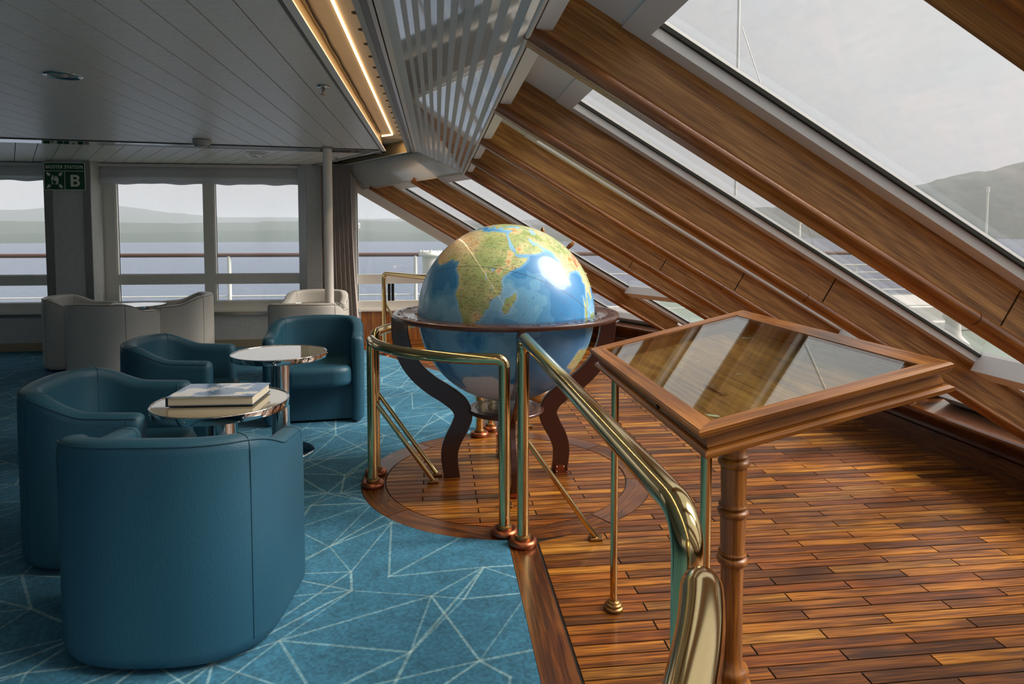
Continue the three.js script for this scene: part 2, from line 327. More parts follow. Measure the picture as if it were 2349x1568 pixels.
// ================================================================ ceiling
const ceiling = struct('ceiling');
const edgeZ = (x) => -6.745 - (x + 0.575) * 0.144 * -1 * -1;   // far edge of the main ceiling field
{
  part('ceiling_slab', bx(LEFT_X, 0.32, 2.44, 2.6, WALL_Z - 0.12, BACK_Z), M.ceilBack, ceiling);
  part('void_board', bx(LEFT_X, -0.56, 2.275, 2.285, WALL_Z, BACK_Z), M.ceilBack, ceiling);
  const PW = 0.168; let n = 0;
  for (let x = -0.565; x > LEFT_X; x -= PW) {
    const a = Math.max(x - PW, LEFT_X) + 0.003, b = x - 0.003;
    part('ceiling_panel' + (n ? '_' + String(n).padStart(3, '0') : ''), block((i, j, k) => V(j ? b : a, k ? CEIL + 0.012 : CEIL, i ? edgeZ(j ? b : a) : BACK_Z), n * 0.37, 0), M.ceil, ceiling); n++;
  }
  // outer field of short panels laid on the skew
  const D = [-0.515, -0.857], Q = [0.857, -0.515];
  const L0 = LEFT_X, ez = (x) => edgeZ(x) - 0.265;
  const field = [[L0, ez(L0)], [-0.62, ez(-0.62)], [-0.62, ez(-0.62)], [-1.60, WALL_Z], [L0, WALL_Z]].filter((p, i) => i !== 2);
  let m = 0;
  for (let q = -3.6; q < 4.2; q += 0.167) {
    let poly = field.map((p) => [...p]); poly = clip(poly, -Q[0], -Q[1], -(q + 0.003)); if (poly.length < 3) continue; poly = clip(poly, Q[0], Q[1], q + 0.164); if (poly.length < 3) continue;
    part('skew_panel' + (m ? '_' + String(m).padStart(3, '0') : ''), plate(poly, CEIL - 0.002, CEIL + 0.01), M.ceil, ceiling); m++;
  }
  // polished strip between the two fields, dark shadow gaps on both sides
  part('steel_strip', loft([[0, 0], [0.235, 0], [0.235, 0.012], [0, 0.012]], ([x, y]) => V(LEFT_X, CEIL - 0.012 + y, edgeZ(LEFT_X) - 0.01 - x), ([x, y]) => V(-0.565, CEIL - 0.012 + y, edgeZ(-0.565) - 0.01 - x)), M.mirror, ceiling);
  part('edge_bead', bx(-0.565, -0.548, CEIL - 0.012, CEIL + 0.03, edgeZ(-0.56), BACK_Z, 'z'), std({ color: '#5d5147', roughness: 0.5 }), ceiling);
  part('edge_bead_001', loft([[0, 0], [0.02, 0], [0.02, 0.02], [0, 0.02]], ([x, y]) => V(LEFT_X, CEIL - 0.007 + y, edgeZ(LEFT_X) - x + 0.012), ([x, y]) => V(-0.55, CEIL - 0.007 + y, edgeZ(-0.55) - x + 0.012)), std({ color: '#4a423b', roughness: 0.5 }), ceiling);
}
// light cove along the ceiling edge
{
  const cove = struct('trim_1');
  const CX0 = -0.548, CX1 = -0.28, ZE = -6.72;
  part('flange', bx(CX0, CX0 + 0.035, CEIL - 0.012, CEIL - 0.002, ZE - 0.06, BACK_Z, 'z'), M.white, cove);
  part('inner_side', bx(CX0 - 0.006, CX0 + 0.004, CEIL, 2.37, ZE, BACK_Z, 'z'), M.tan, cove);
  part('cove_top', bx(CX0, CX1 + 0.05, 2.36, 2.372, ZE - 0.1, BACK_Z, 'z'), std({ color: '#b5ab99', roughness: 0.6 }), cove);
  part('outer_side', bx(CX1, CX1 + 0.01, CEIL - 0.01, 2.37, ZE - 0.06, BACK_Z, 'z'), M.white, cove);
  part('outer_flange', bx(CX1 - 0.02, CX1 + 0.006, CEIL - 0.014, CEIL - 0.004, ZE - 0.06, BACK_Z, 'z'), M.plastic, cove);
  for (let k = 0; k < 26; k++) part('vent_hole' + (k ? '_' + String(k).padStart(3, '0') : ''), cyl(0.019, 2.357, 2.3605, 20), M.black, cove).position.set(-0.345, 0, -0.6 - k * 0.235);
  // cable clipped to the inner side
  const pts = []; for (let k = 0; k <= 60; k++) pts.push(V(CX0 + 0.022 + 0.002 * Math.sin(k * 1.3), 2.352 - 0.003 * Math.abs(Math.sin(k * 0.5)), -1 - k * 0.088)); part('cable', sweep(pts, 0.0045, 8), M.black, cove);
  // skew return of the cove, beyond the corner
  const sk = (x, z) => V(x, 0, z);
  const a = [CX0, ZE], d = [-0.98, -1.66];
  const q = (w, y) => ([V(a[0] + w, y, a[1] - (w) * 0.2), V(a[0] + w + d[0], y, a[1] + d[1])]);
  const strip = (name, w0, w1, y0, y1, mat) => part(name, loft([[w0, y0], [w1, y0], [w1, y1], [w0, y1]], ([w, y]) => q(w, y)[0], ([w, y]) => q(w, y)[1]), mat, cove);
  strip('skew_top', -0.02, 0.3, 2.36, 2.372, std({ color: '#b5ab99', roughness: 0.6 })); strip('skew_inner_side', -0.01, 0.0, CEIL - 0.012, 2.37, M.tan);
  strip('skew_flange', -0.03, 0.0, CEIL - 0.016, CEIL - 0.004, M.plastic); strip('skew_outer_side', 0.262, 0.275, CEIL - 0.012, 2.37, M.tan); strip('skew_outer_flange', 0.245, 0.275, CEIL - 0.02, CEIL - 0.010, M.plastic);
  // glowing strip
  const led = thing('strip_light', 'glowing warm white strip light in the ceiling cove', 'strip light');
  part('glowing_tube', sweep(roundedPath([V(-0.42, 2.352, 4.8), V(-0.42, 2.352, -6.42), V(CX0 + 0.02, 2.352, -6.52)], 0.02, 4), 0.0065, 10), M.led, led);
  for (let k = 0; k < 8; k++) { const l = new THREE.RectAreaLight('#ffd9ac', 28, 0.013, 1.4); l.position.set(-0.42, 2.344, 4.0 - k * 1.45); l.lookAt(-0.42, 0, 4.0 - k * 1.45); l.rotation.set(-Math.PI / 2, 0, 0); led.add(l); }
}
// soffit beside the cove, falling to the top of the glazing
{
  const s = struct('trim_2');
  const T = (z) => V(-0.20, CEIL - 0.005, z), B = (z) => V(0.262, 1.955, z);
  part('track', bx(-0.272, -0.245, CEIL - 0.016, CEIL - 0.004, -6.78, BACK_Z, 'z'), std({ color: '#6d6a66', roughness: 0.4 }), s);
  part('track_001', bx(-0.243, -0.226, CEIL - 0.022, CEIL - 0.004, -6.79, BACK_Z, 'z'), M.steel, s);
  part('track_002', bx(-0.222, -0.195, CEIL - 0.014, CEIL - 0.002, -6.80, BACK_Z, 'z'), M.white, s);
  const zTop = -6.86, zBot = -6.07;
  const P = (f, z, o) => { const zz = z === null ? mix(zTop, zBot, f) : z; return T(zz).lerp(B(zz), f).add(V(0.545 * o, 0.84 * o, 0)); };
  part('glossy_panel', block((i, j, k) => P(j, i ? null : BACK_Z, k * 0.012)), M.soffit, s);
  const N = 9; for (let n = 0; n < N; n++) { const f0 = 0.17 + n * 0.0905, f1 = f0 + 0.045; part('matt_stripe' + (n ? '_' + String(n).padStart(3, '0') : ''), block((i, j, k) => P(j ? f1 : f0, i ? null : BACK_Z, k ? 0.0 : -0.0012)), M.stripe, s); }
  part('matt_edge', block((i, j, k) => P(j ? 0.115 : 0.0, i ? null : BACK_Z, k ? 0.0 : -0.0012)), M.white, s);
  part('edge_bead', bar(V(0.268, 1.945, BACK_Z), V(0.24, 1.945, zBot - 0.02), 0.008, 10), M.white, s);
  // skew part beyond the corner
  const a = V(-0.20, CEIL - 0.005, zTop), b = V(-1.20, CEIL - 0.005, WALL_Z), c = V(-0.93, 1.955, WALL_Z), d = V(0.262, 1.955, zBot), u = V(0.008, 0.012, 0.004);
  part('skew_panel', block((i, j, k) => (i ? (j ? c : b) : (j ? d : a)).clone().addScaledVector(u, k)), phy({ color: '#e2e0da', roughness: 0.12, clearcoat: 0.6, clearcoatRoughness: 0.08 }), s);
  part('closing_board', bx(0.272, 0.32, 1.962, 2.6, -6.0, BACK_Z, 'z'), M.whiteFrame, s);
  part('closing_board_001', block((i, j, k) => (i ? V(-0.90, k ? 2.6 : 1.96, WALL_Z) : V(0.30, k ? 2.6 : 1.96, -6.0)).add(V(j * 0.02, 0, 0))), M.whiteFrame, s);
}

// ================================================================ walls
function wallPart(w, name, list, mat) { return part(name, list.length > 1 ? mergeGeometries(list) : list[0], mat, w); }
const wallFar = struct('wall_far');
{
  const Z0 = WALL_Z - 0.14, Z1 = WALL_Z;
  wallPart(wallFar, 'lower_wall', [bx(LEFT_X, -0.96, -0.1, 0.41, Z0, Z1)], M.wall);
  wallPart(wallFar, 'lower_wall_right', [bx(-0.96, 2.5, -0.1, 0.44, Z0, Z1 - 0.015)], M.wall);
  wallPart(wallFar, 'lintel', [bx(LEFT_X, -1.0, 2.19, 2.6, Z0, Z1)], M.wallLight);
  wallPart(wallFar, 'sill', [bx(LEFT_X, -1.68, 0.45, 0.472, Z0, Z1 + 0.05)], M.sill);
  wallPart(wallFar, 'steel_band', [bx(LEFT_X, -1.68, 0.405, 0.45, Z1, Z1 + 0.012)], M.steel);
  wallPart(wallFar, 'head_trim', [bx(LEFT_X, -1.0, 2.205, 2.24, Z1, Z1 + 0.07)], M.white);
  // pillar carrying the muster sign, with steel corner strips and a pale return
  wallPart(wallFar, 'pillar', [bx(-4.47, -3.99, 0.003, 2.25, Z0, -8.12)], M.wall);
  wallPart(wallFar, 'corner_strip', [bx(-4.49, -4.40, 0.003, 2.24, -8.12, -8.11, 'y')], M.steel);
  wallPart(wallFar, 'corner_strip_001', [bx(-4.07, -3.985, 0.003, 2.24, -8.12, -8.11, 'y')], M.steel);
  wallPart(wallFar, 'pale_return', [bx(-3.99, -3.984, 0.47, 2.2, Z1, -8.12, 'y'), bx(-4.476, -4.47, 0.47, 2.2, Z1, -8.12, 'y')], M.wallLight);
  wallPart(wallFar, 'pillar_right', [bx(-1.67, -1.0, 0.003, 2.25, Z0, -8.30)], M.wallLight);
  wallPart(wallFar, 'corner_strip_002', [bx(-1.69, -1.60, 0.40, 2.24, -8.30, -8.29, 'y')], M.steel);
  wallPart(wallFar, 'pillar_left', [bx(-7.3, -6.82, 0.003, 2.25, Z0, -8.12)], M.wall);
  wallPart(wallFar, 'end_wall', [bx(LEFT_X, -7.3, 0.4, 2.25, Z0, Z1)], M.wallLight);
  // boarded wainscot on the right
  let n = 0; for (let x = -0.96; x < 2.1; x += 0.125) { part('board' + (n ? '_' + String(n).padStart(3, '0') : ''), bx(x + 0.002, x + 0.123, 0.07, 0.43, Z1 - 0.015, Z1 + 0.004, 'y', n * 0.4, n * 0.11), veneerNose, wallFar); n++; }
  part('board_rail', bx(-0.97, 2.2, 0.43, 0.455, Z1 - 0.02, Z1 + 0.03, 'x'), M.sill, wallFar);
  part('board_plinth', bx(-0.97, 2.2, 0.003, 0.07, Z1 - 0.015, Z1 + 0.015, 'x'), veneerNose, wallFar);
}
{ const b = struct('baseboard_far'); part('skirting', bx(LEFT_X, -0.97, 0.002, 0.10, WALL_Z, WALL_Z + 0.015), M.base, b); part('skirting_001', bx(-4.5, -3.97, 0.002, 0.10, WALL_Z, -8.105), M.base, b); }
{ const w = struct('wall_left'); part('panel', bx(LEFT_X - 0.12, LEFT_X, -0.1, 2.6, WALL_Z - 0.14, BACK_Z), M.wallLight, w); }
{ // the opposite side of the lounge, out of view: the same row of windows
  const w = struct('wall_back'), B = BACK_Z;
  part('lower_wall', bx(LEFT_X, 4.4, -0.1, 0.47, B, B + 0.12), M.wallLight, w); part('lintel', bx(LEFT_X, 0.35, 2.1, 2.6, B, B + 0.12), M.wallLight, w);
  for (const x of [-8.2, -5.6, -3.0, -0.4]) part('pillar', bx(x - 0.3, x + 0.3, 0.47, 2.1, B, B + 0.12), M.wallLight, w);
  part('middle_rail', bx(LEFT_X, 2.8, 0.79, 0.9, B + 0.02, B + 0.1), M.sill, w); part('pane', bx(LEFT_X, 3.4, 0.47, 2.1, B + 0.06, B + 0.0605), M.glass, w);
}
// low boarded base under the sloping glazing
{
  const w = struct('wall_right');
  const seg = [[BACK_Z, -5.99], [-5.99, -8.36]];
  const prof = { skirting: [[3.17, 0], [3.3, 0], [3.3, 0.125], [3.185, 0.125], [3.17, 0.11]], slanted_panel: [[3.20, 0.12], [3.34, 0.12], [3.3, 0.275], [3.05, 0.275]], ledge: [[3.0, 0.285], [3.01, 0.27], [3.9, 0.27], [3.9, 0.305], [3.01, 0.305], [3.0, 0.298]], outer_wall: [[3.6, -0.15], [3.9, -0.15], [3.9, 0.27], [3.6, 0.27]] };
  for (const [k, p] of Object.entries(prof)) seg.forEach(([z0, z1], n) => part(k + (n ? '_001' : ''), loft(p, ([x, y]) => V(x + shiftAt(z0), y, z0), ([x, y]) => V(x + shiftAt(z1), y, z1)), k === 'outer_wall' ? M.outWhite : ledgeWood, w));
}

// ================================================================ sloping glazing
const G = (b, s, o) => V(b.x + s + NX * o, 1.95 - SL * s + NY * o, b.z);   // s metres outward from the soffit, o above the nosing line
beams.forEach((b, n) => {
  const t = thing('window_beam', 'varnished wood-clad beam with a rounded nosing running down the sloping glazing', 'beam', [0, 0, 0], 0, 'sloping wooden window beams');
  const W = 0.034, uo = n * 0.83, vo = n * 0.17, J = 1.44 + (n % 3) * 0.06;
  const seg = (name, s0, s1, o0, o1, w0, w1, m) => part(name, block((i, j, k) => G(b, i ? s1 : s0, j ? o1 : o0).add(V(0, 0, k ? w1 : w0)), uo + s0, vo), m, t);
  const END = 2.83;
  seg('cladding', -0.02, J - 0.003, 0.004, 0.158, -W, W, veneer); seg('cladding_001', J + 0.003, END, 0.004, 0.158, -W, W, veneer);
  seg('core', 0.0, END, 0.006, 0.15, -W + 0.004, W - 0.004, M.black);
  const tube = (name, s0, s1) => part(name, sweep([G(b, s0, 0.0).add(V(0, 0, W - 0.008)), G(b, s1, 0.0).add(V(0, 0, W - 0.008))], 0.0235, 14), veneerNose, t);
  tube('nosing', -0.02, J - 0.075); tube('nosing_001', J - 0.07, END);
  seg('underside', -0.02, END, -0.02, 0.003, -W, W - 0.006, veneer);
});
for (let n = 0; n < beams.length; n++) {
  const a = beams[n], b = n < beams.length - 1 ? beams[n + 1] : { z: -8.36, x: -0.92 };
  const w = struct('window_' + (n + 1)), L = Math.abs(a.z - b.z), e0 = 0.034 / L, e1 = 1 - (n < beams.length - 1 ? 0.034 : 0.002) / L, f = 0.062 / L;
  const pt = (s, t, o) => G(a, s, o).lerp(G(b, s, o), t);
  const P = (name, s0, s1, t0, t1, o0, o1, m) => part(name, block((i, j, k) => pt(i ? s1 : s0, j ? t1 : t0, k ? o1 : o0)), m, w);
  if (e1 - e0 < 0.3) continue;
  P('header', -0.04, 0.20, e0, e1, 0.155, 0.19, M.whiteFrame);
  P('frame_side', 0.17, 3.3, e0, e0 + f, 0.15, 0.205, M.whiteFrame); P('frame_side_001', 0.17, 3.3, e1 - f, e1, 0.15, 0.205, M.whiteFrame);
  P('frame_top', 0.17, 0.235, e0 + f, e1 - f, 0.15, 0.205, M.whiteFrame);
  P('transom', 2.17, 2.26, e0 + f, e1 - f, 0.105, 0.205, M.whiteFrame);
  P('bottom_rail', 2.86, 2.95, e0 + f, e1 - f, 0.12, 0.205, M.whiteFrame);
  P('bottom_panel', 2.94, 3.4, e0, e1, 0.15, 0.17, M.whiteFrame);
  const gk = 0.014 / L; for (const [s0, s1] of [[0.235, 2.17], [2.26, 2.86]]) {
    P('gasket', s0, s1, e0 + f, e0 + f + gk, 0.178, 0.19, M.gasket); P('gasket', s0, s1, e1 - f - gk, e1 - f, 0.178, 0.19, M.gasket);
    P('pane', s0, s1, e0 + f, e1 - f, 0.190, 0.1905, M.glass);
  }
}

// ================================================================ far windows
function wallWindow(num, x0, x1, mull) {
  const w = struct('window_' + num), Z0 = WALL_Z - 0.09, Z1 = WALL_Z - 0.005, y = [0.472, 0.568, 0.788, 0.90, 2.05, 2.19];
  const H = (n, a, b) => part(n, bx(x0, x1, a, b, Z0, Z1, 'x'), M.sill, w);
  H('bottom_rail', y[0], y[1]); H('middle_rail', y[2], y[3]); H('top_rail', y[4], y[5]);
  const st = [x0, ...mull.flat(), x1];
  mull.forEach(([a, b], k) => { for (const [c, d] of [[y[1], y[2]], [y[3], y[4]]]) part('stile', bx(a, b, c, d, Z0, Z1, 'y'), M.sill, w); });
  for (let k = 0; k < mull.length - 1; k++) {
    const a = mull[k][1], b = mull[k + 1][0];
    for (const [c, d] of [[y[1], y[2]], [y[3], y[4]]]) {
      part('pane', bx(a, b, c, d, Z0 + 0.03, Z0 + 0.0305), M.glass, w);
      part('bead', MG([bx(a, a + 0.012, c, d, Z1 - 0.035, Z1 - 0.01), bx(a, b, c, c + 0.012, Z1 - 0.035, Z1 - 0.01), bx(b - 0.008, b, c, d, Z1 - 0.035, Z1 - 0.01)]), M.white, w);
      part('gasket', MG([bx(a + 0.012, a + 0.018, c, d, Z0 + 0.032, Z0 + 0.04), bx(a, b, c + 0.012, c + 0.017, Z0 + 0.032, Z0 + 0.04)]), M.gasket, w);
    }
  }
  return w;
}
wallWindow(20, -3.99, -1.67, [[-3.99, -3.85], [-2.835, -2.715], [-1.695, -1.67]]);
wallWindow(21, -6.82, -4.47, [[-6.82, -6.7], [-5.72, -5.6], [-4.55, -4.47]]);
{ // window in the end wall, cut off by the slope
  const w = struct('window_22'), Z0 = WALL_Z - 0.09, Z1 = WALL_Z - 0.005, yl = (x, d) => 1.95 - SL * (x + 0.92) + d;
  const xe = (y, d) => -0.92 + (1.95 + d - y) / SL;
  part('post', bx(-1.10, -1.0, 0.455, 2.1, Z0, Z1, 'y'), M.sill, w);
  part('bottom_rail', bx(-1.0, 1.9, 0.455, 0.556, Z0, Z1), M.sill, w);
  part('middle_rail', bx(-1.0, xe(0.84, -0.05), 0.775, 0.893, Z0, Z1), M.sill, w);
  part('sloping_rail', block((i, j, k) => { const x = i ? xe(0.4, 0) : -1.06; return V(x, yl(x, j ? 0.06 : -0.075), k ? Z1 : Z0); }), M.sill, w);
  part('outer_rail', block((i, j, k) => { const x = i ? xe(0.4, 0) : -1.15; return V(x, yl(x, j ? 0.30 : 0.05), k ? Z1 - 0.02 : Z0); }), M.outWhite, w);
  const tri = (pts) => { const s = new THREE.Shape(pts.map(([x, y]) => new THREE.Vector2(x, y))); const g = new THREE.ExtrudeGeometry(s, { depth: 0.0006, bevelEnabled: false }); g.translate(0, 0, Z0 + 0.03); return g; };
  part('pane', tri([[-1.0, 0.893], [xe(0.893, -0.07), 0.893], [-1.0, yl(-1.0, -0.07)]]), M.glass, w);
  part('pane', tri([[-1.0, 0.556], [xe(0.556, -0.07), 0.556], [xe(0.775, -0.07), 0.775], [-1.0, 0.775]]), M.glass, w);
  part('hinge_plate', MG([bx(-0.63, -0.595, 0.556, 0.775, Z0 + 0.04, Z0 + 0.06, 'y'), bx(-0.585, -0.55, 0.556, 0.775, Z0 + 0.04, Z0 + 0.06, 'y')]), M.black, w);
}

// ================================================================ globe on its stand
const globeTex = canvasTex(2048, 1024, (g, W, Hh) => {
  const X = (lo) => (lo + 180) / 360 * W, Y = (la) => (90 - la) / 180 * Hh;
  const sh = (s) => s.trim().split(/\s+/).map((p) => p.split(',').map(Number));
  const land = [
    '-17,21 -16,24 -13,28 -10,30 -9.5,33 -6,35.5 -2,35 3,37 10,37.3 11,34 15,32.3 20,30.5 20,32.5 25,31.7 30,31.3 32.5,31 32.6,29.9 34,27 35.5,24 37,21 37.5,18.5 39.5,15.5 43.2,12.5 43,11.5 45,10.5 51.2,11.9 50.5,9 48,4.5 44,1 41.5,-2 39.5,-4.5 39,-7 40.5,-10.5 40.7,-15 37,-18 35,-20 35.5,-24 33,-25.5 32.5,-28.5 30,-31.5 26,-34 20,-34.8 18.4,-34 18,-31.5 15.5,-27 14.5,-22.5 11.8,-17.5 13.5,-12 12.2,-6 9,-1 9.5,4 8.5,4.5 6,4.3 4,6.4 1,6 -2,4.8 -7.5,4.4 -12,7.5 -15,11 -17.2,14.7 -16.3,19',
    '49.3,-12 50.5,-15.5 49.5,-18 47,-25 45.2,-25.5 43.5,-23 44.3,-20 44,-17 46.5,-15.5',
    '-9,37 -9,43 -1.5,43.5 -1,46 -4.5,48.5 2,51 8,54 8,57 10.5,57.5 11,54 19,54.5 21,57 24,59 30,60 22,60 21,63 25,65.5 22,65.5 17,61 18.5,60 16,57 12.5,56 10.5,59.5 6,58 5,61 13,66 19,70 28,71 40,67.5 33,66.5 38,64.5 44,66 54,68.5 68,69 73,72 81,73.5 104,77.5 113,74 130,71 142,72.5 160,70 180,69 178,65 170,60 163,58 156,51 156,57 163,62 155,59.5 142,59 135,55 141,52 140,48 132,43.2 129,41 127.5,39.5 129.3,36 126.5,34.5 125,38 121.5,39.5 118,39 122.5,37 119.5,35 122,31 121,28 117,23.5 110,21 106,19 109,13 107,10.5 105,9 104.5,11 101,13 99.5,10 103,4 103.5,1.4 101,3 98.5,8.5 97.5,16 94.3,16 94,19 91.5,22.5 88,21.7 86,20 82,16.5 80.2,15 80,12 79,9.5 77.5,8 75,12 73,16.5 72.7,20 70,21 69,22.5 66.5,25 61.5,25.2 57,25.8 56.5,27 52,27.7 50,30 48,30 50.2,26.5 51.3,26 51.5,24.3 54,24.2 56.3,26.2 57,24 59.8,22.5 57.5,19 55,17 52,15.6 45,12.8 43.3,12.8 42.5,16.5 39,21 37,25 34.8,28 35,29.5 34.3,31.3 36,35 36,36.7 32,36 28,36.8 26.3,39 29,41 35,42 41,41.3 38,45 39,47 35,46 33,46 30.5,46.2 28,43.5 28.5,41.5 23.5,40.2 24,38 22.5,36.6 19.5,40.5 19,42 13.5,45.6 12.5,44 18.4,40 16,38 15.5,40 10.5,43 8,44 3,43 0,40 -2,36.8 -5.5,36',
    '79.8,9.6 81.8,7 80.5,6 79.8,7.5', '95.3,5.5 98,4 104,-1 106,-5.8 102,-4.5 98.5,1', '105.5,-6.5 111,-6.6 114.5,-8 108,-7.8', '109,1.5 111,2 117,7 119,5 117.5,1 116,-4 111,-3.3 109.5,-0.5', '120,1 125,1.3 121,0 123,-4.5 120,-5.5 119,-3', '131,-1 135,-3.2 141,-2.7 147,-6 150.5,-10.5 143,-9 138,-8.2 133,-4',
    '114,-22 113.5,-26 115.5,-34 118,-35 124,-33 131,-31.5 136,-35 140,-38 146,-39 150,-37.5 153.5,-28.5 149,-21 146,-19 142.5,-11 141,-17 139,-17.5 136,-15.5 136.5,-12 131,-12 129,-15 125,-14.5 122,-18',
    '-168,66 -156,71 -128,70 -95,68 -82,73 -78,62 -94,59 -82,55 -79,62 -65,60 -56,52 -66,45 -70,42 -76,37 -81,31 -80,25.5 -84,30 -97,28 -97,20 -88,21 -88,16 -83,10 -79,9 -83,8 -95,16 -105,20 -112,29 -118,34 -124,41 -124,48 -135,58 -150,60 -165,56', '-78,8 -72,12 -60,9 -51,4 -44,-2.5 -35,-6 -39,-15 -41,-22 -48,-26 -54,-34 -58,-38 -63,-42 -66,-47 -69,-52 -74,-50 -73,-37 -70,-20 -76,-14 -81,-5', '-45,60 -22,70 -20,80 -60,82 -68,76 -54,68', '-6,50 1.5,51 0,54 -3,58 -6,57 -3,54', '130,31 136,34 141,36 142,43 139,38 132,34', '172,-34 178,-38 172,-44 167,-46 173,-40', '-23,65 -14,65 -18,63.5',
    '-180,-78 -160,-77 -130,-74 -100,-73 -75,-71 -60,-64 -60,-72 -62,-76 -35,-78 -20,-73 0,-70 20,-70 35,-68.5 50,-66.5 70,-69 85,-66.5 100,-66 120,-67 140,-66.5 155,-69 168,-73 165,-78 180,-78 180,-90 -180,-90'].map(sh);
  const lakes = ['47,45 51,46.8 53,45 51,43.5 53.5,41 54,37 50,37 49,40.5 47.5,43', '31.8,-0.4 33.8,0.3 34,-1.8 32.2,-2.6', '29.3,-3.5 30,-5.5 31,-8.7 30.3,-8.5 29.2,-5', '34,-9.6 34.8,-12 35.2,-14.3 34.6,-14 34.1,-11.5', '58,45 61,46.5 61,43.5 59,43.5'].map(sh);
  const path = (p) => { g.beginPath(); p.forEach(([a, b], i) => (i ? g.lineTo(X(a), Y(b)) : g.moveTo(X(a), Y(b)))); g.closePath(); };
  g.fillStyle = '#000'; g.fillRect(0, 0, W, Hh); g.lineJoin = 'round';
  g.strokeStyle = '#303030'; g.lineWidth = 18; land.forEach((p) => { path(p); g.stroke(); });
  g.strokeStyle = '#606060'; g.lineWidth = 6; land.forEach((p) => { path(p); g.stroke(); });
  g.fillStyle = '#fff'; land.forEach((p) => { path(p); g.fill(); }); g.fillStyle = '#505050'; lakes.forEach((p) => { path(p); g.fill(); });
  const im = g.getImageData(0, 0, W, Hh), d = im.data;
  const high = [[38, 9, 5.5, 1], [36, -1, 4, 0.9], [29, -29, 4, 0.6], [30, -3, 3, 0.7], [85, 32, 13, 1.7], [74, 36, 7, 1.3], [98, 31, 9, 1.3], [55, 33, 8, 0.8], [45, 37, 7, 0.9], [34, 38.5, 6, 0.5], [6, 23, 4, 0.5], [18, 20, 3, 0.6], [44, 16, 3, 0.8], [47, -19, 2.5, 0.5], [9, 46, 4, 0.8], [-70, -20, 6, 1.2], [-110, 42, 10, 1], [16, -13, 4, 0.4], [95, 45, 9, 0.8], [78, 12, 2, 0.3]];
  for (let j = 0; j < Hh; j++) for (let i = 0; i < W; i++) {
    const p = (j * W + i) * 4, m = d[p] / 255, lo = i / W * 360 - 180, la = 90 - j / Hh * 180;
    const n1 = fbm(i / W, j / Hh, 40, 20, 4, 101), n2 = fbm(i / W, j / Hh, 12, 6, 4, 111); let c;
    if (m > 0.6) {
      let e = 0; for (const [a, b, r, s] of high) { const q = ((lo - a) * (lo - a) + (la - b) * (la - b)) / (r * r); if (q < 4) e += s * Math.exp(-q * 1.6); }
      const n3 = fbm(i / W, j / Hh, 90, 45, 3, 121); e = Math.min(1.2, e) * clamp((n1 - 0.36) * 3.4 + (n3 - 0.5) * 1.6, 0.05, 1) + (n2 - 0.45) * 0.9 + (n3 - 0.5) * 0.25;
      c = la < -62 ? mix3([222, 222, 226], [238, 236, 238], n1) : ramp([[0, [150, 172, 112]], [0.22, [182, 190, 132]], [0.34, [212, 202, 156]], [0.52, [216, 184, 128]], [0.74, [206, 142, 82]], [0.98, [186, 92, 60]]], 0.18 + e * 0.75 + (n2 - 0.45) * 0.5 + (n1 - 0.5) * 0.35);
    } else { const shelf = m < 0.15 ? 0 : m < 0.3 ? 0.5 : 1; const deep = clamp((n2 - 0.36) * 3.2); c = mix3(mix3([132, 190, 224], [58, 132, 190], deep > 0.5 ? 1 : deep > 0.28 ? 0.65 : deep > 0.12 ? 0.35 : 0.1), [176, 210, 232], shelf * 0.6); }
    d[p] = c[0]; d[p + 1] = c[1]; d[p + 2] = c[2];
  }
  g.putImageData(im, 0, 0);
  g.strokeStyle = 'rgba(90,130,150,0.8)'; g.lineWidth = 1; land.forEach((p) => { path(p); g.stroke(); });
  g.strokeStyle = 'rgba(70,110,140,0.28)'; for (let lo = -180; lo < 180; lo += 15) { g.beginPath(); g.moveTo(X(lo), 0); g.lineTo(X(lo), Hh); g.stroke(); } for (let la = -75; la < 90; la += 15) { g.beginPath(); g.moveTo(0, Y(la)); g.lineTo(W, Y(la)); g.stroke(); }
  g.strokeStyle = 'rgba(40,60,80,0.9)'; g.lineWidth = 1.6; g.beginPath(); g.moveTo(0, Y(0)); g.lineTo(W, Y(0)); g.stroke();
  // rivers, borders and the fine print as unreadable dashes
  const inLand = (lo, la) => land.some((p) => { let c = false; for (let i = 0, j = p.length - 1; i < p.length; j = i++) if ((p[i][1] > la) !== (p[j][1] > la) && lo < (p[j][0] - p[i][0]) * (la - p[i][1]) / (p[j][1] - p[i][1]) + p[i][0]) c = !c; return c; });
  for (let k = 0; k < 260; k++) { let lo = rr(-17, 140), la = rr(-34, 60); if (!inLand(lo, la)) continue; g.strokeStyle = rnd() < 0.5 ? 'rgba(110,120,150,0.55)' : 'rgba(150,110,110,0.5)'; g.lineWidth = 0.9; g.beginPath(); g.moveTo(X(lo), Y(la)); let a = rr(0, 6.28); for (let q = 0; q < 9; q++) { a += rr(-0.8, 0.8); lo += Math.cos(a) * 0.7; la += Math.sin(a) * 0.7; g.lineTo(X(lo), Y(la)); } g.stroke(); }
  for (let k = 0; k < 16000; k++) { const lo = rr(-180, 180), la = rr(-60, 70), ln = inLand(lo, la); if (!ln && rnd() > 0.10) continue; const red = rnd() < 0.22; g.fillStyle = red ? 'rgba(176,40,52,0.8)' : ln ? 'rgba(50,44,38,0.9)' : 'rgba(50,80,120,0.55)'; const w = rr(3, 9); for (let q = 0; q < w; q += 1.6) g.fillRect(X(lo) + q, Y(la) + rr(-0.5, 0.5), 1.1, 1.4); }
});
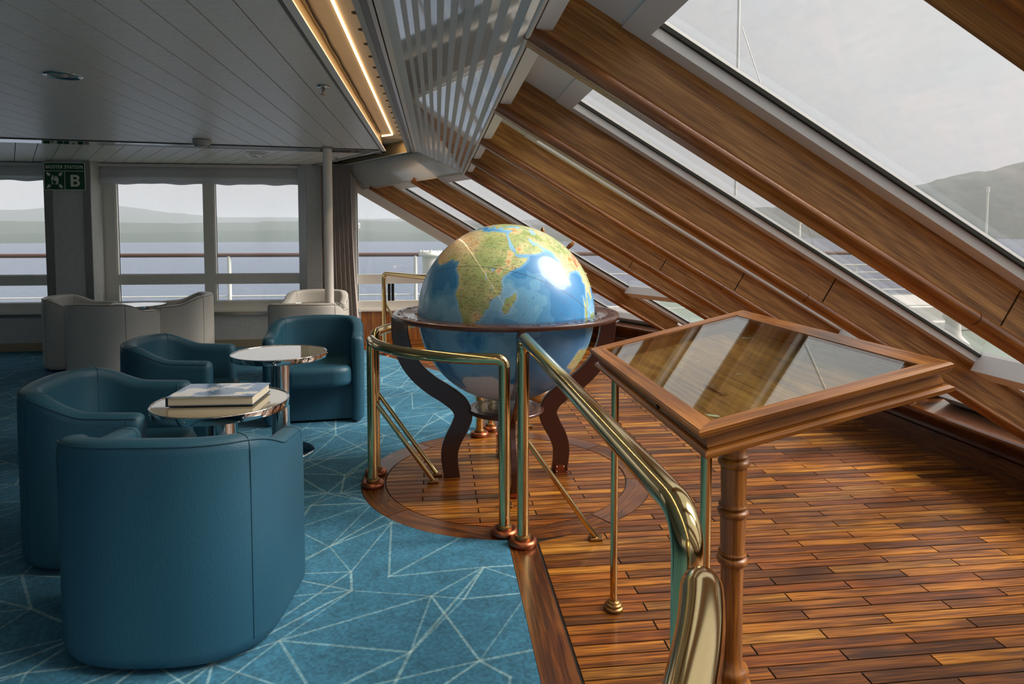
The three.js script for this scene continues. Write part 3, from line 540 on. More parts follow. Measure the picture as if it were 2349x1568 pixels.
{
  const stand = thing('globe_stand', 'dark mahogany globe stand with a broad horizon ring and four curved legs', 'globe stand', [GX, 0, GZ]);
  const RI = 0.525, RO = 0.645, h = 0.957;
  const ring = part('horizon_ring', lathe([[RI, h - 0.026], [RO - 0.006, h - 0.026], [RO, h - 0.018], [RO, h - 0.006], [RO - 0.006, h], [RI, h], [RI, h - 0.026]], 96), M.ring, stand);
  const tickMat = std({ color: '#2a1812', roughness: 0.6 }), ticks = [];
  for (let k = 0; k < 72; k++) { const a = k / 72 * Math.PI * 2, g = bx(0.585, 0.585 + (k % 6 ? 0.012 : 0.032), 0, 0.0012, -0.0015, 0.0015); g.rotateY(a); g.translate(0, h, 0); ticks.push(g); }
  for (let k = 0; k < 24; k++) { const a = (k + 0.5) / 24 * Math.PI * 2, g = MG([bx(0.602, 0.617, 0, 0.0012, -0.022, -0.006), bx(0.602, 0.617, 0, 0.0012, 0.0, 0.018)]); g.rotateY(a); g.translate(0, h, 0); ticks.push(g); }
  part('ring_scale', MG(ticks), tickMat, ring);
  // S-shaped leg cut from board: centre line radius and height
  const cl = [[0.605, 0.93], [0.602, 0.83], [0.575, 0.72], [0.515, 0.62], [0.43, 0.54], [0.335, 0.475], [0.268, 0.415], [0.247, 0.355], [0.268, 0.29], [0.305, 0.22], [0.326, 0.15], [0.325, 0.08], [0.312, 0.0]];
  const cv = new THREE.CatmullRomCurve3(cl.map(([x, y]) => V(x, y, 0)));
  const A = [], B = []; for (let k = 0; k <= 60; k++) { const p = cv.getPoint(k / 60), t = cv.getTangent(k / 60), w = 0.041 + 0.008 * Math.sin(k / 60 * Math.PI); A.push(new THREE.Vector2(p.x - t.y * w, p.y + t.x * w)); B.push(new THREE.Vector2(p.x + t.y * w, p.y - t.x * w)); }
  A[60].y = B[60].y = 0.001; A[0].y = B[0].y = 0.931;
  const legGeo = new THREE.ExtrudeGeometry(new THREE.Shape([...A, ...B.reverse()]), { depth: 0.026, bevelEnabled: true, bevelSize: 0.004, bevelThickness: 0.004, bevelSegments: 2 }); legGeo.translate(0, 0.004, -0.013);
  for (const deg of [1, 91, 181, 271]) {
    const leg = part('leg', legGeo, M.mahogany, stand); leg.rotation.y = deg * Math.PI / 180;
    const br = part('bracket', MG([bx(0.29, 0.345, 0.0, 0.05, 0.019, 0.024), bx(0.345, 0.362, 0.0, 0.004, 0.0, 0.024), bx(0.36, 0.364, 0.01, 0.03, -0.02, 0.02)]), M.copper, leg); br.userData.label = 'copper floor bracket';
    for (const [x, y] of [[0.297, 0.04], [0.297, 0.012], [0.338, 0.04]]) { const s = new THREE.SphereGeometry(0.004, 10, 6); s.translate(x, y, 0.025); part('screw', s, M.chrome, leg); }
    part('roller', MG([bx(0.50, 0.545, 0.60, 0.64, -0.016, 0.016)]), M.black, leg);
  }
  part('lower_shelf', lathe([[0, 0.375], [0.212, 0.375], [0.222, 0.382], [0.222, 0.392], [0.214, 0.4], [0, 0.4]], 64), M.ring, stand);
  for (const r of [0.1, 0.17]) part('compass_ring', lathe([[r, 0.4], [r + 0.003, 0.4015], [r + 0.006, 0.4]], 64), tickMat, stand);
  const rot = new THREE.Matrix4().set(-0.69, 0.2792, -0.6678, 0, 0.5234, 0.8297, -0.194, 0, 0.4999, -0.4834, -0.7186, 0, 0, 0, 0, 1);
  const globe = thing('globe', 'large floor globe with a printed physical map of the world', 'globe', [GX + 0.003, 0.953, GZ]);
  const sph = part('map_sphere', new THREE.SphereGeometry(0.505, 128, 80), phy({ map: globeTex, roughness: 0.35, clearcoat: 0.3, clearcoatRoughness: 0.05 }), globe); sph.quaternion.setFromRotationMatrix(rot);
}

// ================================================================ brass rails
const RAD = 0.0265;
function flange(parent, x, z, k = 1, y = 0.0015) {
  const m = part('base_flange', lathe([[0.03, 0], [0.06 * k, 0], [0.06 * k, 0], [0.064 * k, 0.008], [0.064 * k, 0.018], [0.058 * k, 0.027], [0.05 * k, 0.030], [0.05 * k, 0.030], [0.03, 0.030]], 32), M.copper, parent); m.position.set(x, y, z); m.userData.label = 'copper-brown base flange';
  const c = part('collar', lathe([[0.026, 0.030], [0.036, 0.030], [0.036, 0.030], [0.037, 0.038], [0.034, 0.044], [0.034, 0.044], [0.0268, 0.047]], 28), M.brassDull, m);
}
function brace(parent, a, b) { part('brace', bar(a, b, 0.0125, 14), M.brass, parent); const m = part('brace_foot', (() => { const g = new RoundedBoxGeometry(0.062, 0.014, 0.05, 3, 0.005); g.translate(b.x, 0.0085, b.z); return g; })(), M.brassDull, parent); }
{
  const r = thing('brass_handrail', 'straight polished brass handrail along the edge of the plank floor beside the display case', 'handrail');
  part('rail', sweep(roundedPath([V(0.377, 0.03, -2.863), V(0.377, 0.945, -2.863), V(0.402, 0.945, -1.0), V(0.402, 0.03, -1.0)], 0.075, 12), RAD, 28), M.brass, r);
  flange(r, 0.377, -2.863); flange(r, 0.402, -1.0); brace(r, V(0.377, 0.50, -2.863), V(0.715, 0.012, -2.872));
}
{
  const r = thing('brass_handrail', 'short brass handrail with a rounded end sweeping away from the display case post', 'handrail');
  part('rail', sweep(roundedPath([V(0.352, 0.03, -0.825), V(0.352, 0.945, -0.825), V(0.30, 0.945, -0.70), V(0.19, 0.945, -0.50), V(-0.05, 0.945, -0.24), V(-0.05, 0.03, -0.24)], 0.07, 10), RAD + 0.001, 28), M.brass, r);
  flange(r, 0.352, -0.825, 1, 0.0025); flange(r, -0.05, -0.24, 1, 0.0025);
}
function arcRail(label, a0, a1, b0, b1) {
  const r = thing('brass_handrail', label, 'handrail'), R = 0.76, n = 26, h = 0.825, top = [];
  for (let k = 0; k <= n; k++) { const a = (a0 + (a1 - a0) * k / n) * Math.PI / 180; top.push(V(GX + R * Math.cos(a), h, GZ + R * Math.sin(a))); }
  const s = top[0], e = top[n];
  const pts = roundedPath([V(s.x, 0.03, s.z), s, top[2]], 0.06, 8); pts.pop(); pts.push(...top.slice(2, n - 1)); const tail = roundedPath([top[n - 2], e, V(e.x, 0.03, e.z)], 0.06, 8); tail.shift(); pts.push(...tail);
  part('rail', sweep(pts, RAD, 28), M.brass, r); flange(r, s.x, s.z); flange(r, e.x, e.z);
  for (const [p, br] of [[s, b0], [e, b1]]) if (br) brace(r, V(p.x, 0.5, p.z), V(br[0], 0.012, br[1]));
}
arcRail('curved brass handrail round the globe, between the armchair side and the straight handrail', 96.5, 173, [0.345, -3.28], [-0.03, -3.655]);
arcRail('curved brass handrail round the back of the globe on the carpet side', 187, 262, [-0.012, -3.76], null);
{
  const r = thing('brass_handrail', 'brass handrail running from the globe back towards the boarded end wall', 'handrail');
  part('rail', sweep(roundedPath([V(0.371, 0.03, -4.62), V(0.371, 0.945, -4.62), V(0.38, 0.945, -6.2), V(-0.62, 0.945, -7.72), V(-0.62, 0.03, -7.72)], 0.07, 10), RAD, 24), M.brass, r);
  flange(r, 0.371, -4.62, 1, 0.0025); flange(r, -0.62, -7.72, 1, 0.0025); brace(r, V(0.371, 0.5, -4.62), V(0.65, 0.012, -4.64)); brace(r, V(-0.62, 0.62, -7.72), V(-0.32, 0.012, -7.93));
}

// ================================================================ display case on its post
{
  const t = thing('display_case', 'sloping glazed oak display case standing beside the brass handrail', 'display case', [0.6, 0.945, -1.985]);
  const c = new THREE.Group(); c.name = 'case_box'; c.rotation.z = 13 * Math.PI / 180; t.add(c);
  const HX = 0.3275, HZ = 0.549, CX = 0.3275;     // half sizes; local x from 0 to 0.655
  const side = (name, prof, mat, ho = 0, parent = c) => { // mitred moulding: [outset, height]
    for (let s = 0; s < 4; s++) {
      const k = [[-1, -1, 1, -1], [1, -1, 1, 1], [1, 1, -1, 1], [-1, 1, -1, -1]][s];
      const end = (sx, sz) => ([d, y]) => V(CX + sx * (HX + d), y, sz * (HZ + d));
      const g = loft(prof, end(k[0], k[1]), end(k[2], k[3])); const uv = g.attributes.uv; for (let i = 0; i < uv.count; i++) uv.setXY(i, uv.getX(i) + s * 0.7 + ho, uv.getY(i) + s * 0.13);
      part(name, g, mat, parent);
    }
  };
  side('frame_rail', [[-0.052, -0.004], [-0.052, -0.014], [-0.004, -0.022], [0.0, -0.014], [0.001, -0.006], [-0.004, 0.0]], caseWood, 0);
  side('side_panel', [[-0.030, -0.018], [-0.042, -0.018], [-0.042, -0.066], [-0.026, -0.066], [-0.018, -0.052], [-0.022, -0.034]], caseWood, 0.9);
  side('base_moulding', [[-0.05, -0.055], [-0.05, -0.078], [-0.014, -0.078], [-0.005, -0.073], [-0.004, -0.064], [-0.012, -0.058]], caseWood, 1.7);
  part('glass_top', bx(0.045, 0.61, -0.011, -0.006, -HZ + 0.045, HZ - 0.045), M.clearGlass, c);
  part('bed_board', bx(0.04, 0.615, -0.075, -0.058, -HZ + 0.04, HZ - 0.04, 'z'), caseBed, c);
  const lock = cyl(0.008, 0, 0.004, 16); lock.rotateZ(Math.PI / 2); lock.translate(0.019, -0.043, 0.19); part('lock_hole', lock, M.black, c);
  for (const [x, z, w, l] of [[0.55, -0.33, 0.012, 0.035], [0.09, -0.28, 0.006, 0.02], [0.12, 0.33, 0.007, 0.024], [0.3, -0.2, 0.004, 0.01], [0.33, 0.05, 0.004, 0.012]]) { const s = new THREE.Shape(); for (let k = 0; k < 9; k++) { const a = k / 9 * 6.283, r = rr(0.55, 1.2); const X = Math.cos(a) * w * r, Y = Math.sin(a) * l * r; k ? s.lineTo(X, Y) : s.moveTo(X, Y); } const g = new THREE.ExtrudeGeometry(s, { depth: 0.0006, bevelEnabled: false }); g.rotateX(-Math.PI / 2); g.rotateY(0.5); g.translate(x, -0.0579, z); part('paint_chip', g, M.paper, c); }
  // turned post
  const px = 0.285, pz = 0.135, Y0 = -0.945;
  const prof = [[0, 0.001], [0.062, 0.001], [0.066, 0.012], [0.062, 0.03], [0.052, 0.044], [0.05, 0.056], [0.055, 0.07], [0.05, 0.084], [0.037, 0.094], [0.034, 0.12], [0.033, 0.35], [0.0335, 0.40], [0.034, 0.402], [0.043, 0.406], [0.047, 0.416], [0.043, 0.426], [0.0345, 0.429], [0.0345, 0.431], [0.042, 0.435], [0.042, 0.440], [0.0355, 0.446], [0.0385, 0.55], [0.036, 0.552], [0.043, 0.556], [0.047, 0.564], [0.043, 0.572], [0.0345, 0.575], [0.0345, 0.577], [0.043, 0.581], [0.043, 0.587], [0.036, 0.594], [0.0385, 0.70], [0.036, 0.702], [0.043, 0.706], [0.0475, 0.716], [0.043, 0.726], [0.0345, 0.729], [0.0345, 0.731], [0.043, 0.735], [0.043, 0.741], [0.036, 0.747], [0.0365, 0.76], [0.0365, 0.93], [0, 0.93]];
  const post = lathe(prof, 40); { const uv = post.attributes.uv, p = post.attributes.position; for (let i = 0; i < uv.count; i++) uv.setXY(i, p.getY(i), uv.getX(i) * 0.24); }
  const pm = part('turned_post', post, caseWood, t); pm.position.set(px, Y0, pz);
  part('post_plate', bx(px - 0.07, px + 0.07, -0.945 + 0.925, -0.945 + 0.94, pz - 0.07, pz + 0.07), caseWood, t);
  for (const z of [-0.335, 0.485]) { const s = part('stanchion', cyl(0.0135, 0.02, 0.875, 20), M.brass, t); s.position.set(0.047, Y0, z); const f = part('stanchion_foot', lathe([[0.036, 0], [0.038, 0.004], [0.037, 0.010], [0.031, 0.013], [0.031, 0.013], [0.032, 0.018], [0.029, 0.023], [0.023, 0.025], [0.023, 0.025], [0.022, 0.031], [0.0135, 0.033]], 32), M.brassDull, t); f.position.set(0.047, Y0 + 0.0015, z); }
}

// ================================================================ ship's wheel behind the globe
{
  const t = thing('ships_wheel', 'old wooden ship\'s wheel on a turned pedestal, mostly hidden behind the globe', 'wheel', [0.86, 0, -5.42]);
  part('pedestal', lathe([[0, 0.001], [0.14, 0.001], [0.145, 0.03], [0.12, 0.05], [0.125, 0.07], [0.10, 0.09], [0.06, 0.13], [0.05, 0.2], [0.06, 0.5], [0.05, 0.75], [0.07, 0.8], [0.07, 0.84], [0.05, 0.88], [0.04, 0.98], [0, 0.98]], 32), caseWood, t);
  const w = part('wheel_rim', new THREE.TorusGeometry(0.24, 0.02, 12, 48), caseWood, t); w.position.set(0, 1.075, 0.06);
  const hub = cyl(0.055, -0.06, 0.09, 24); hub.rotateX(Math.PI / 2); const hb = part('hub', hub, M.brass, t); hb.position.set(0, 1.075, 0.03);
  for (let k = 0; k < 8; k++) { const g = lathe([[0, 0.04], [0.012, 0.04], [0.014, 0.14], [0.012, 0.22], [0.016, 0.27], [0.011, 0.285], [0.018, 0.32], [0.019, 0.345], [0.013, 0.375], [0, 0.385]], 14); g.rotateZ(k * Math.PI / 4 - 0.02); const s = part('spoke', g, caseWood, t); s.position.set(0, 1.075, 0.06); }
}

// ================================================================ tub chairs
function chairGeometry() {
  const A = 0.312, ZF = -0.27, ZS = 0.0, DB = 0.25, T = 0.043, path = [];
  const N1 = 12, N2 = 44;
  for (let i = 0; i < N1; i++) path.push([-A, mix(ZF, ZS, i / N1)]);
  for (let i = 0; i <= N2; i++) { const a = Math.PI - Math.PI * i / N2, e = 2 / 2.7, c = Math.cos(a), s = Math.sin(a); path.push([Math.sign(c) * Math.pow(Math.abs(c), e) * A, ZS + Math.pow(s, e) * DB]); }
  for (let i = N1 - 1; i >= 0; i--) path.push([A, mix(ZF, ZS, i / N1)]);
  const L = [0]; for (let i = 1; i < path.length; i++) L.push(L[i - 1] + Math.hypot(path[i][0] - path[i - 1][0], path[i][1] - path[i - 1][1]));
  const tot = L[L.length - 1], at = (s) => { s = clamp(s, 0, tot); let i = 1; while (i < L.length - 1 && L[i] < s) i++; const t = (s - L[i - 1]) / (L[i] - L[i - 1] || 1), p = path[i - 1], q = path[i]; return [mix(p[0], q[0], t), mix(p[1], q[1], t)]; };
  const frame = (s) => { const p = at(s), a = at(s - 0.012), b = at(s + 0.012); let tx = b[0] - a[0], tz = b[1] - a[1]; const l = Math.hypot(tx, tz); tx /= l; tz /= l; return { p, t: [tx, tz], n: [-tz, tx] }; };   // n points outward
  const top = (s) => { const q = Math.min(s, tot - s), k = clamp((q - 0.20) / 0.26), sm = k * k * (3 - 2 * k); return 0.648 + 0.01 * clamp(q / 0.2) + sm * 0.084 + 0.012 * Math.max(0, Math.sin((q / (tot / 2)) * Math.PI / 2) - 0.8) * 4; };
  const sect = (s) => { // closed loop: [outset, height]
    const h = top(s), o = [];
    o.push([-T, 0.02]); for (const f of [0.35, 0.7]) o.push([-T, mix(0.02, h - 0.05, f)]);
    for (let k = 0; k <= 8; k++) { const a = Math.PI - k / 8 * Math.PI, e = 0.72; const c = Math.cos(a), q = Math.sin(a); o.push([Math.sign(c) * Math.pow(Math.abs(c), e) * (T + 0.002), h - 0.042 + Math.pow(q, e) * 0.042]); }
    for (const f of [0.25, 0.5, 0.75]) o.push([T + 0.004, mix(h - 0.05, 0.09, f)]);
    for (let k = 0; k <= 5; k++) { const a = k / 5 * Math.PI / 2; o.push([T + 0.004 - 0.035 * (1 - Math.cos(a)), 0.07 - 0.055 * Math.sin(a)]); }
    return o;
  };
  const stations = []; const E = 0.04;
  for (let k = 0; k <= 6; k++) stations.push([E * (1 - Math.cos(k / 6 * Math.PI / 2)), Math.sin(k / 6 * Math.PI / 2)]);
  const M1 = 70; for (let k = 1; k < M1; k++) stations.push([E + (tot - 2 * E) * k / M1, 1]);
  for (let k = 6; k >= 0; k--) stations.push([tot - E * (1 - Math.cos(k / 6 * Math.PI / 2)), Math.sin(k / 6 * Math.PI / 2)]);
  const P = [], I = [], TX = []; let w = 0;
  const point = (s, o, h) => { const f = frame(s); return [f.p[0] + f.n[0] * o, h, f.p[1] + f.n[1] * o]; };
  stations.forEach(([s, k]) => { const loop = sect(s); w = loop.length; const hm = top(s); let v = 0; loop.forEach(([o, h], i) => { const hh = 0.03 + (h - 0.03) * (0.94 + 0.06 * k) ; const pt = point(s, o * (0.12 + 0.88 * k), h > 0.5 ? h - (1 - k) * 0.03 : hh); P.push(...pt); TX.push(s, v); v += 0.06; }); });
  for (let i = 0; i < stations.length - 1; i++) for (let j = 0; j < w; j++) { const a = i * w + j, b = i * w + (j + 1) % w; I.push(a, a + w, b, b, a + w, b + w); }
  for (const e of [0, stations.length - 1]) for (let j = 1; j < w - 1; j++) e ? I.push(e * w, e * w + j + 1, e * w + j) : I.push(e * w, e * w + j, e * w + j + 1);
  // close loop winding check by outward normal of one wall face is left to double-sided drawing
  const shell = new THREE.BufferGeometry(); shell.setAttribute('position', new THREE.Float32BufferAttribute(P, 3)); shell.setAttribute('uv', new THREE.Float32BufferAttribute(TX, 2)); shell.setIndex(I); shell.computeVertexNormals();
  { // make sure normals face outward
    const n = shell.attributes.normal, k = (Math.floor(stations.length / 2)) * w + 13; if (n.getZ(k) < 0) { for (let i = 0; i < I.length; i += 3) { const t = I[i]; I[i] = I[i + 1]; I[i + 1] = t; } shell.setIndex(I); shell.computeVertexNormals(); }
  }
  const seam = (s) => { const pts = []; const h = top(s); for (let k = 0; k <= 14; k++) pts.push(V(...point(s, T + 0.0046, mix(0.06, h - 0.05, k / 14)))); for (let k = 1; k <= 8; k++) { const a = k / 8 * Math.PI, e = 0.72, c = Math.cos(a), q = Math.sin(a); pts.push(V(...point(s, Math.sign(c) * Math.pow(Math.abs(c), e) * (T + 0.0025), h - 0.042 + Math.pow(q, e) * 0.0425))); } for (let k = 1; k <= 6; k++) pts.push(V(...point(s, -T - 0.0005, mix(h - 0.05, 0.44, k / 6)))); return sweep(pts, 0.0016, 6); };
  const piping = () => { const pts = []; for (let k = 0; k <= 90; k++) { const s = 0.02 + (tot - 0.04) * k / 90; pts.push(V(...point(s, T - 0.001, top(s) - 0.013))); } return sweep(pts, 0.0022, 6); };
  const armSeam = (s) => { const pts = []; for (let k = 0; k <= 8; k++) { const a = k / 8 * Math.PI, e = 0.72, c = Math.cos(a), q = Math.sin(a), h = top(s); pts.push(V(...point(s, Math.sign(c) * Math.pow(Math.abs(c), e) * (T + 0.0025), h - 0.042 + Math.pow(q, e) * 0.0425))); } return sweep(pts, 0.0014, 6); };
  const seamS = 0.27 + 0.17;
  // seat cushion
  const sh = new THREE.Shape(); sh.moveTo(-0.235, -0.16); sh.lineTo(0.235, -0.16); sh.lineTo(0.235, 0.21); sh.quadraticCurveTo(0.23, 0.285, 0.14, 0.295); sh.lineTo(-0.14, 0.295); sh.quadraticCurveTo(-0.23, 0.285, -0.235, 0.21); sh.lineTo(-0.235, -0.16);
  const seat = new THREE.ExtrudeGeometry(sh, { depth: 0.06, bevelEnabled: true, bevelThickness: 0.045, bevelSize: 0.04, bevelSegments: 6, curveSegments: 10 }); seat.rotateX(-Math.PI / 2); seat.translate(0, 0.325, 0);
  const apron = bx(-0.272, 0.272, 0.02, 0.31, -0.2, 0.19);
  return { shell, seams: [seam(seamS), seam(tot - seamS)], piping: piping(), armSeams: [armSeam(0.055), armSeam(tot - 0.055)], seat, apron };
}
const CG = chairGeometry();
function makeChair(label, [x, z], turn, main, seamMat, group) {
  const t = thing('tub_chair', label, 'armchair', [x, 0.002, z], turn, group);
  const s = part('shell', CG.shell, main, t); CG.seams.forEach((g) => part('seam', g, seamMat, s)); CG.armSeams.forEach((g) => part('arm_seam', g, seamMat, s)); part('piping', CG.piping, seamMat, s);
  part('seat', CG.seat, main, t); part('apron', CG.apron, main, t);
  for (const [a, b] of [[-0.25, 0.14], [0.25, 0.14], [-0.312, -0.19], [0.312, -0.19]]) { const f = part('foot', cyl(0.02, 0, 0.025, 14), M.black, t); f.position.set(a, 0, b); }
  return t;
}
const chairA = makeChair('blue tub chair with its back seam showing, drawn up to the table with the book', [-0.905, -2.40], -0.08, M.blue, M.blueSeam);
const face = (dx, dz) => Math.atan2(-dx, -dz);
const dup = (p, d, label) => copyOf(chairA, [p[0], 0.002, p[1]], face(...d), label);
dup([-1.51, -3.16], [1, -0.06], 'blue leather tub chair seen from the side, facing the table with the book');
dup([-1.62, -4.30], [1, -0.08], 'blue leather tub chair facing the empty round table, just in front of the grey chairs');
dup([-0.93, -5.13], [0.10, 1], 'blue leather tub chair behind the empty round table, showing its seat');
const chairG = makeChair('grey tub chair near the pillar with its back to the blue chairs', [-3.17, -6.72], face(0.22, -1), M.grey, M.greySeam);
const dupG = (p, d, label) => copyOf(chairG, [p[0], 0.002, p[1]], face(...d), label);
dupG([-3.80, -7.42], [1, -0.1], 'grey leather tub chair under the muster station sign, facing the window table');
dupG([-2.77, -7.52], [-1, 0.35], 'grey leather tub chair beside the double window, turned towards the pillar');
dupG([-1.27, -6.55], [0.05, -1], 'grey leather tub chair by the curtain with its back to the blue chairs');
dupG([-1.38, -7.68], [0.05, 1], 'grey leather tub chair against the wall by the curtain, facing the room');

// ================================================================ round tables
function makeTable(label, [x, z]) {
  const t = thing('round_table', label, 'table', [x, 0.002, z]), R = 0.292, h = 0.648;
  part('table_top', cyl(R - 0.006, h - 0.03, h - 0.004, 72), M.tableGlass, t);
  const rim = part('rim', lathe([[R - 0.008, h - 0.034], [R, h - 0.034], [R + 0.001, h - 0.004], [R - 0.001, h], [R - 0.006, h], [R - 0.008, h - 0.004], [R - 0.008, h - 0.034]], 96), M.chrome, t);
  for (let k = 0; k < 8; k++) { const s = new THREE.SphereGeometry(0.0045, 10, 8); const a = k / 8 * 6.283 + 0.2; s.translate(Math.cos(a) * (R + 0.0005), h - 0.018, Math.sin(a) * (R + 0.0005)); part('screw', s, M.steel, rim); }
  part('column', cyl(0.058, 0.02, h - 0.032, 48), M.chrome, t);
  part('foot_plate', lathe([[0, 0], [0.2, 0], [0.205, 0.006], [0.19, 0.012], [0.07, 0.02], [0, 0.02]], 56), M.chrome, t);
  return t;
}
const tableA = makeTable('round chrome-rimmed table with a picture book lying on it', [-0.975, -3.055]);
copyOf(tableA, [-1.005, 0.002, -4.285], 0.3, 'empty round chrome-rimmed table between the blue chairs');
copyOf(tableA, [-3.22, 0.002, -7.40], 0.5, 'round chrome-rimmed table among the grey chairs under the muster sign');
copyOf(tableA, [-1.32, 0.002, -7.15], 0.7, 'round chrome-rimmed table by the curtain with a magazine on it');
// book
{
  const cover = canvasTex(512, 384, (g, W, Hh) => {
    const im = g.createImageData(W, Hh), d = im.data;
    for (let j = 0; j < Hh; j++) for (let i = 0; i < W; i++) { const p = (j * W + i) * 4, n = fbm(i / W, j / Hh, 5, 4, 5, 131), m = fbm(i / W, j / Hh, 3, 3, 3, 141); const c = n > 0.56 ? [222, 224, 226] : n > 0.47 ? mix3([150, 172, 196], [206, 210, 214], (n - 0.47) / 0.09) : m > 0.5 ? [60, 110, 164] : [96, 128, 160]; d[p] = c[0]; d[p + 1] = c[1]; d[p + 2] = c[2]; d[p + 3] = 255; }
    g.putImageData(im, 0, 0); g.fillStyle = '#e9e4d0'; g.fillRect(16, 300, 120, 60); g.fillRect(380, 270, 70, 50); g.strokeStyle = 'rgba(245,245,245,0.8)'; g.lineWidth = 5; for (const [x, y] of [[190, 130], [250, 160], [310, 120]]) { g.beginPath(); g.arc(x, y, 24, 0.4, 5); g.stroke(); } g.fillStyle = '#1c2430'; g.fillRect(0, 372, W, 12);
  });
  const t = thing('book', 'thick picture book with an icy blue and white cover on the round table', 'book', [-0.985, 0.651, -3.075], -0.04);
  const w = 0.185, d = 0.128, H = 0.043;
  const box = (x0, x1, y0, y1, z0, z1) => { const g = new RoundedBoxGeometry(x1 - x0, y1 - y0, z1 - z0, 1, 0.001); g.translate((x0 + x1) / 2, (y0 + y1) / 2, (z0 + z1) / 2); return g; };
  part('back_cover', box(-w, w, 0, 0.004, -d, d), std({ color: '#20364c', roughness: 0.4 }), t);
  part('pages', box(-w + 0.006, w - 0.005, 0.004, H - 0.004, -d + 0.006, d - 0.006), M.paper, t);
  const top = new THREE.BoxGeometry(2 * w, 0.004, 2 * d); top.translate(0, H - 0.002, 0);
  const dark = std({ color: '#1b2530', roughness: 0.4 }); const cm = part('front_cover', top, phy({ map: cover, roughness: 0.22, clearcoat: 0.7, clearcoatRoughness: 0.1 }), t);
  part('spine', box(-w - 0.002, -w + 0.003, 0, H, -d, d), dark, t);
}
{
  const mag = canvasTex(256, 180, (g, W, Hh) => { g.fillStyle = '#d7dadd'; g.fillRect(0, 0, W, Hh); for (let k = 0; k < 26; k++) { g.fillStyle = ['#6f86a8', '#4c5a6a', '#b8a070', '#9fb2c4'][k % 4]; g.fillRect(rr(0, W), rr(0, Hh), rr(10, 50), rr(5, 16)); } });
  const t = thing('magazine', 'magazine lying on the round table by the curtain', 'magazine', [-1.24, 0.651, -7.12], 0.1);
  const g = new THREE.BoxGeometry(0.3, 0.007, 0.22); g.translate(0, 0.0035, 0); part('pages', g, std({ map: mag, roughness: 0.4 }), t);
}

// ================================================================ muster sign
{
  const tex = canvasTex(1024, 720, (g, W, Hh) => {
    g.fillStyle = '#e8e8dc'; g.fillRect(0, 0, W, Hh); g.fillStyle = '#0f5238'; g.fillRect(16, 16, W - 32, 200); g.fillRect(16, 232, 490, Hh - 248); g.fillRect(522, 232, W - 538, Hh - 248);
    g.fillStyle = '#eeeede'; g.textAlign = 'center'; g.textBaseline = 'middle'; g.font = 'bold 112px sans-serif'; const m = g.measureText('MUSTER STATION').width; g.save(); g.translate(W / 2, 120); g.scale(940 / m, 1.05); g.fillText('MUSTER STATION', 0, 0); g.restore();
    g.font = 'bold 430px sans-serif'; g.save(); g.translate(765, 470); g.scale(1.08, 1); g.fillText('B', 0, 10); g.restore();
    const arrow = (x, y, a) => { g.save(); g.translate(x, y); g.rotate(a); g.fillStyle = '#eeeede'; g.beginPath(); for (const [i, p] of [[-56, -28], [6, -28], [6, -56], [62, 0], [6, 56], [6, 28], [-56, 28]].entries()) i ? g.lineTo(...p) : g.moveTo(...p); g.closePath(); g.fill(); g.restore(); };
    arrow(112, 308, Math.PI / 4); arrow(410, 308, 3 * Math.PI / 4); arrow(112, 622, -Math.PI / 4); arrow(410, 622, -3 * Math.PI / 4);
    const person = (x, y, s, col) => { g.fillStyle = col; g.beginPath(); g.arc(x, y, 17 * s, 0, 7); g.fill(); g.fillRect(x - 26 * s, y + 22 * s, 52 * s, 66 * s); g.fillRect(x - 19 * s, y + 80 * s, 16 * s, 82 * s); g.fillRect(x + 3 * s, y + 80 * s, 16 * s, 82 * s); };
    person(215, 360, 1.35, '#eeeede'); person(290, 372, 1.3, '#eeeede'); person(330, 395, 1.1, '#eeeede'); g.strokeStyle = '#0f5238'; for (const [x, y, s] of [[228, 448, 0.85], [282, 478, 0.66]]) person(x, y, s, '#0f5238');
  });
  const t = thing('muster_sign', 'green MUSTER STATION B sign at the top of the pillar', 'sign', [-4.255, 2.066, -8.106]);
  const plateG = new THREE.BoxGeometry(0.445, 0.318, 0.006); part('sign_plate', plateG, M.white, t);
  const f = new THREE.PlaneGeometry(0.443, 0.316); f.translate(0, 0, 0.0035); part('sign_face', f, std({ map: tex, roughness: 0.45 }), t);
}

// ================================================================ blinds, curtain, pole
function blind(label, x0, x1, yb) {
  const t = thing('roman_blind', label, 'blind', [0, 0, 0], 0, undefined);
  const n = 60, sheet = (yt, ybot, z, wob, th) => { const P = [], I = [], T = []; for (let i = 0; i <= n; i++) { const x = mix(x0, x1, i / n), q = (x - x0) / (x1 - x0); const b = ybot + wob * (0.5 * Math.cos(q * Math.PI * 4) + 0.3 * Math.sin(q * 23)); for (let k = 0; k <= 6; k++) { const v = k / 6; P.push(x, mix(yt, b, v), z + th * Math.sin(v * Math.PI) + 0.004 * Math.sin(q * 31 + v * 3)); T.push(x, v); } } for (let i = 0; i < n; i++) for (let k = 0; k < 6; k++) { const a = i * 7 + k; I.push(a, a + 1, a + 7, a + 1, a + 8, a + 7); } const g = new THREE.BufferGeometry(); g.setAttribute('position', new THREE.Float32BufferAttribute(P, 3)); g.setAttribute('uv', new THREE.Float32BufferAttribute(T, 2)); g.setIndex(I); g.computeVertexNormals(); return g; };
  part('head_fold', sheet(2.20, 2.09, WALL_Z + 0.05, 0.002, 0.012), M.blind, t); part('hanging_fold', sheet(2.085, yb, WALL_Z + 0.06, 0.012, 0.03), M.blind, t); part('inner_fold', sheet(2.07, yb + 0.03, WALL_Z + 0.03, 0.01, 0.012), M.blind, t);
  part('head_rail', bx(x0, x1, 2.17, 2.204, WALL_Z + 0.01, WALL_Z + 0.045), M.white, t);
}
blind('white roman blind drawn up over the left pane beside the pillar', -3.97, -2.76, 2.0);
blind('white roman blind drawn up over the pane nearest the curtain', -2.76, -1.69, 2.0);
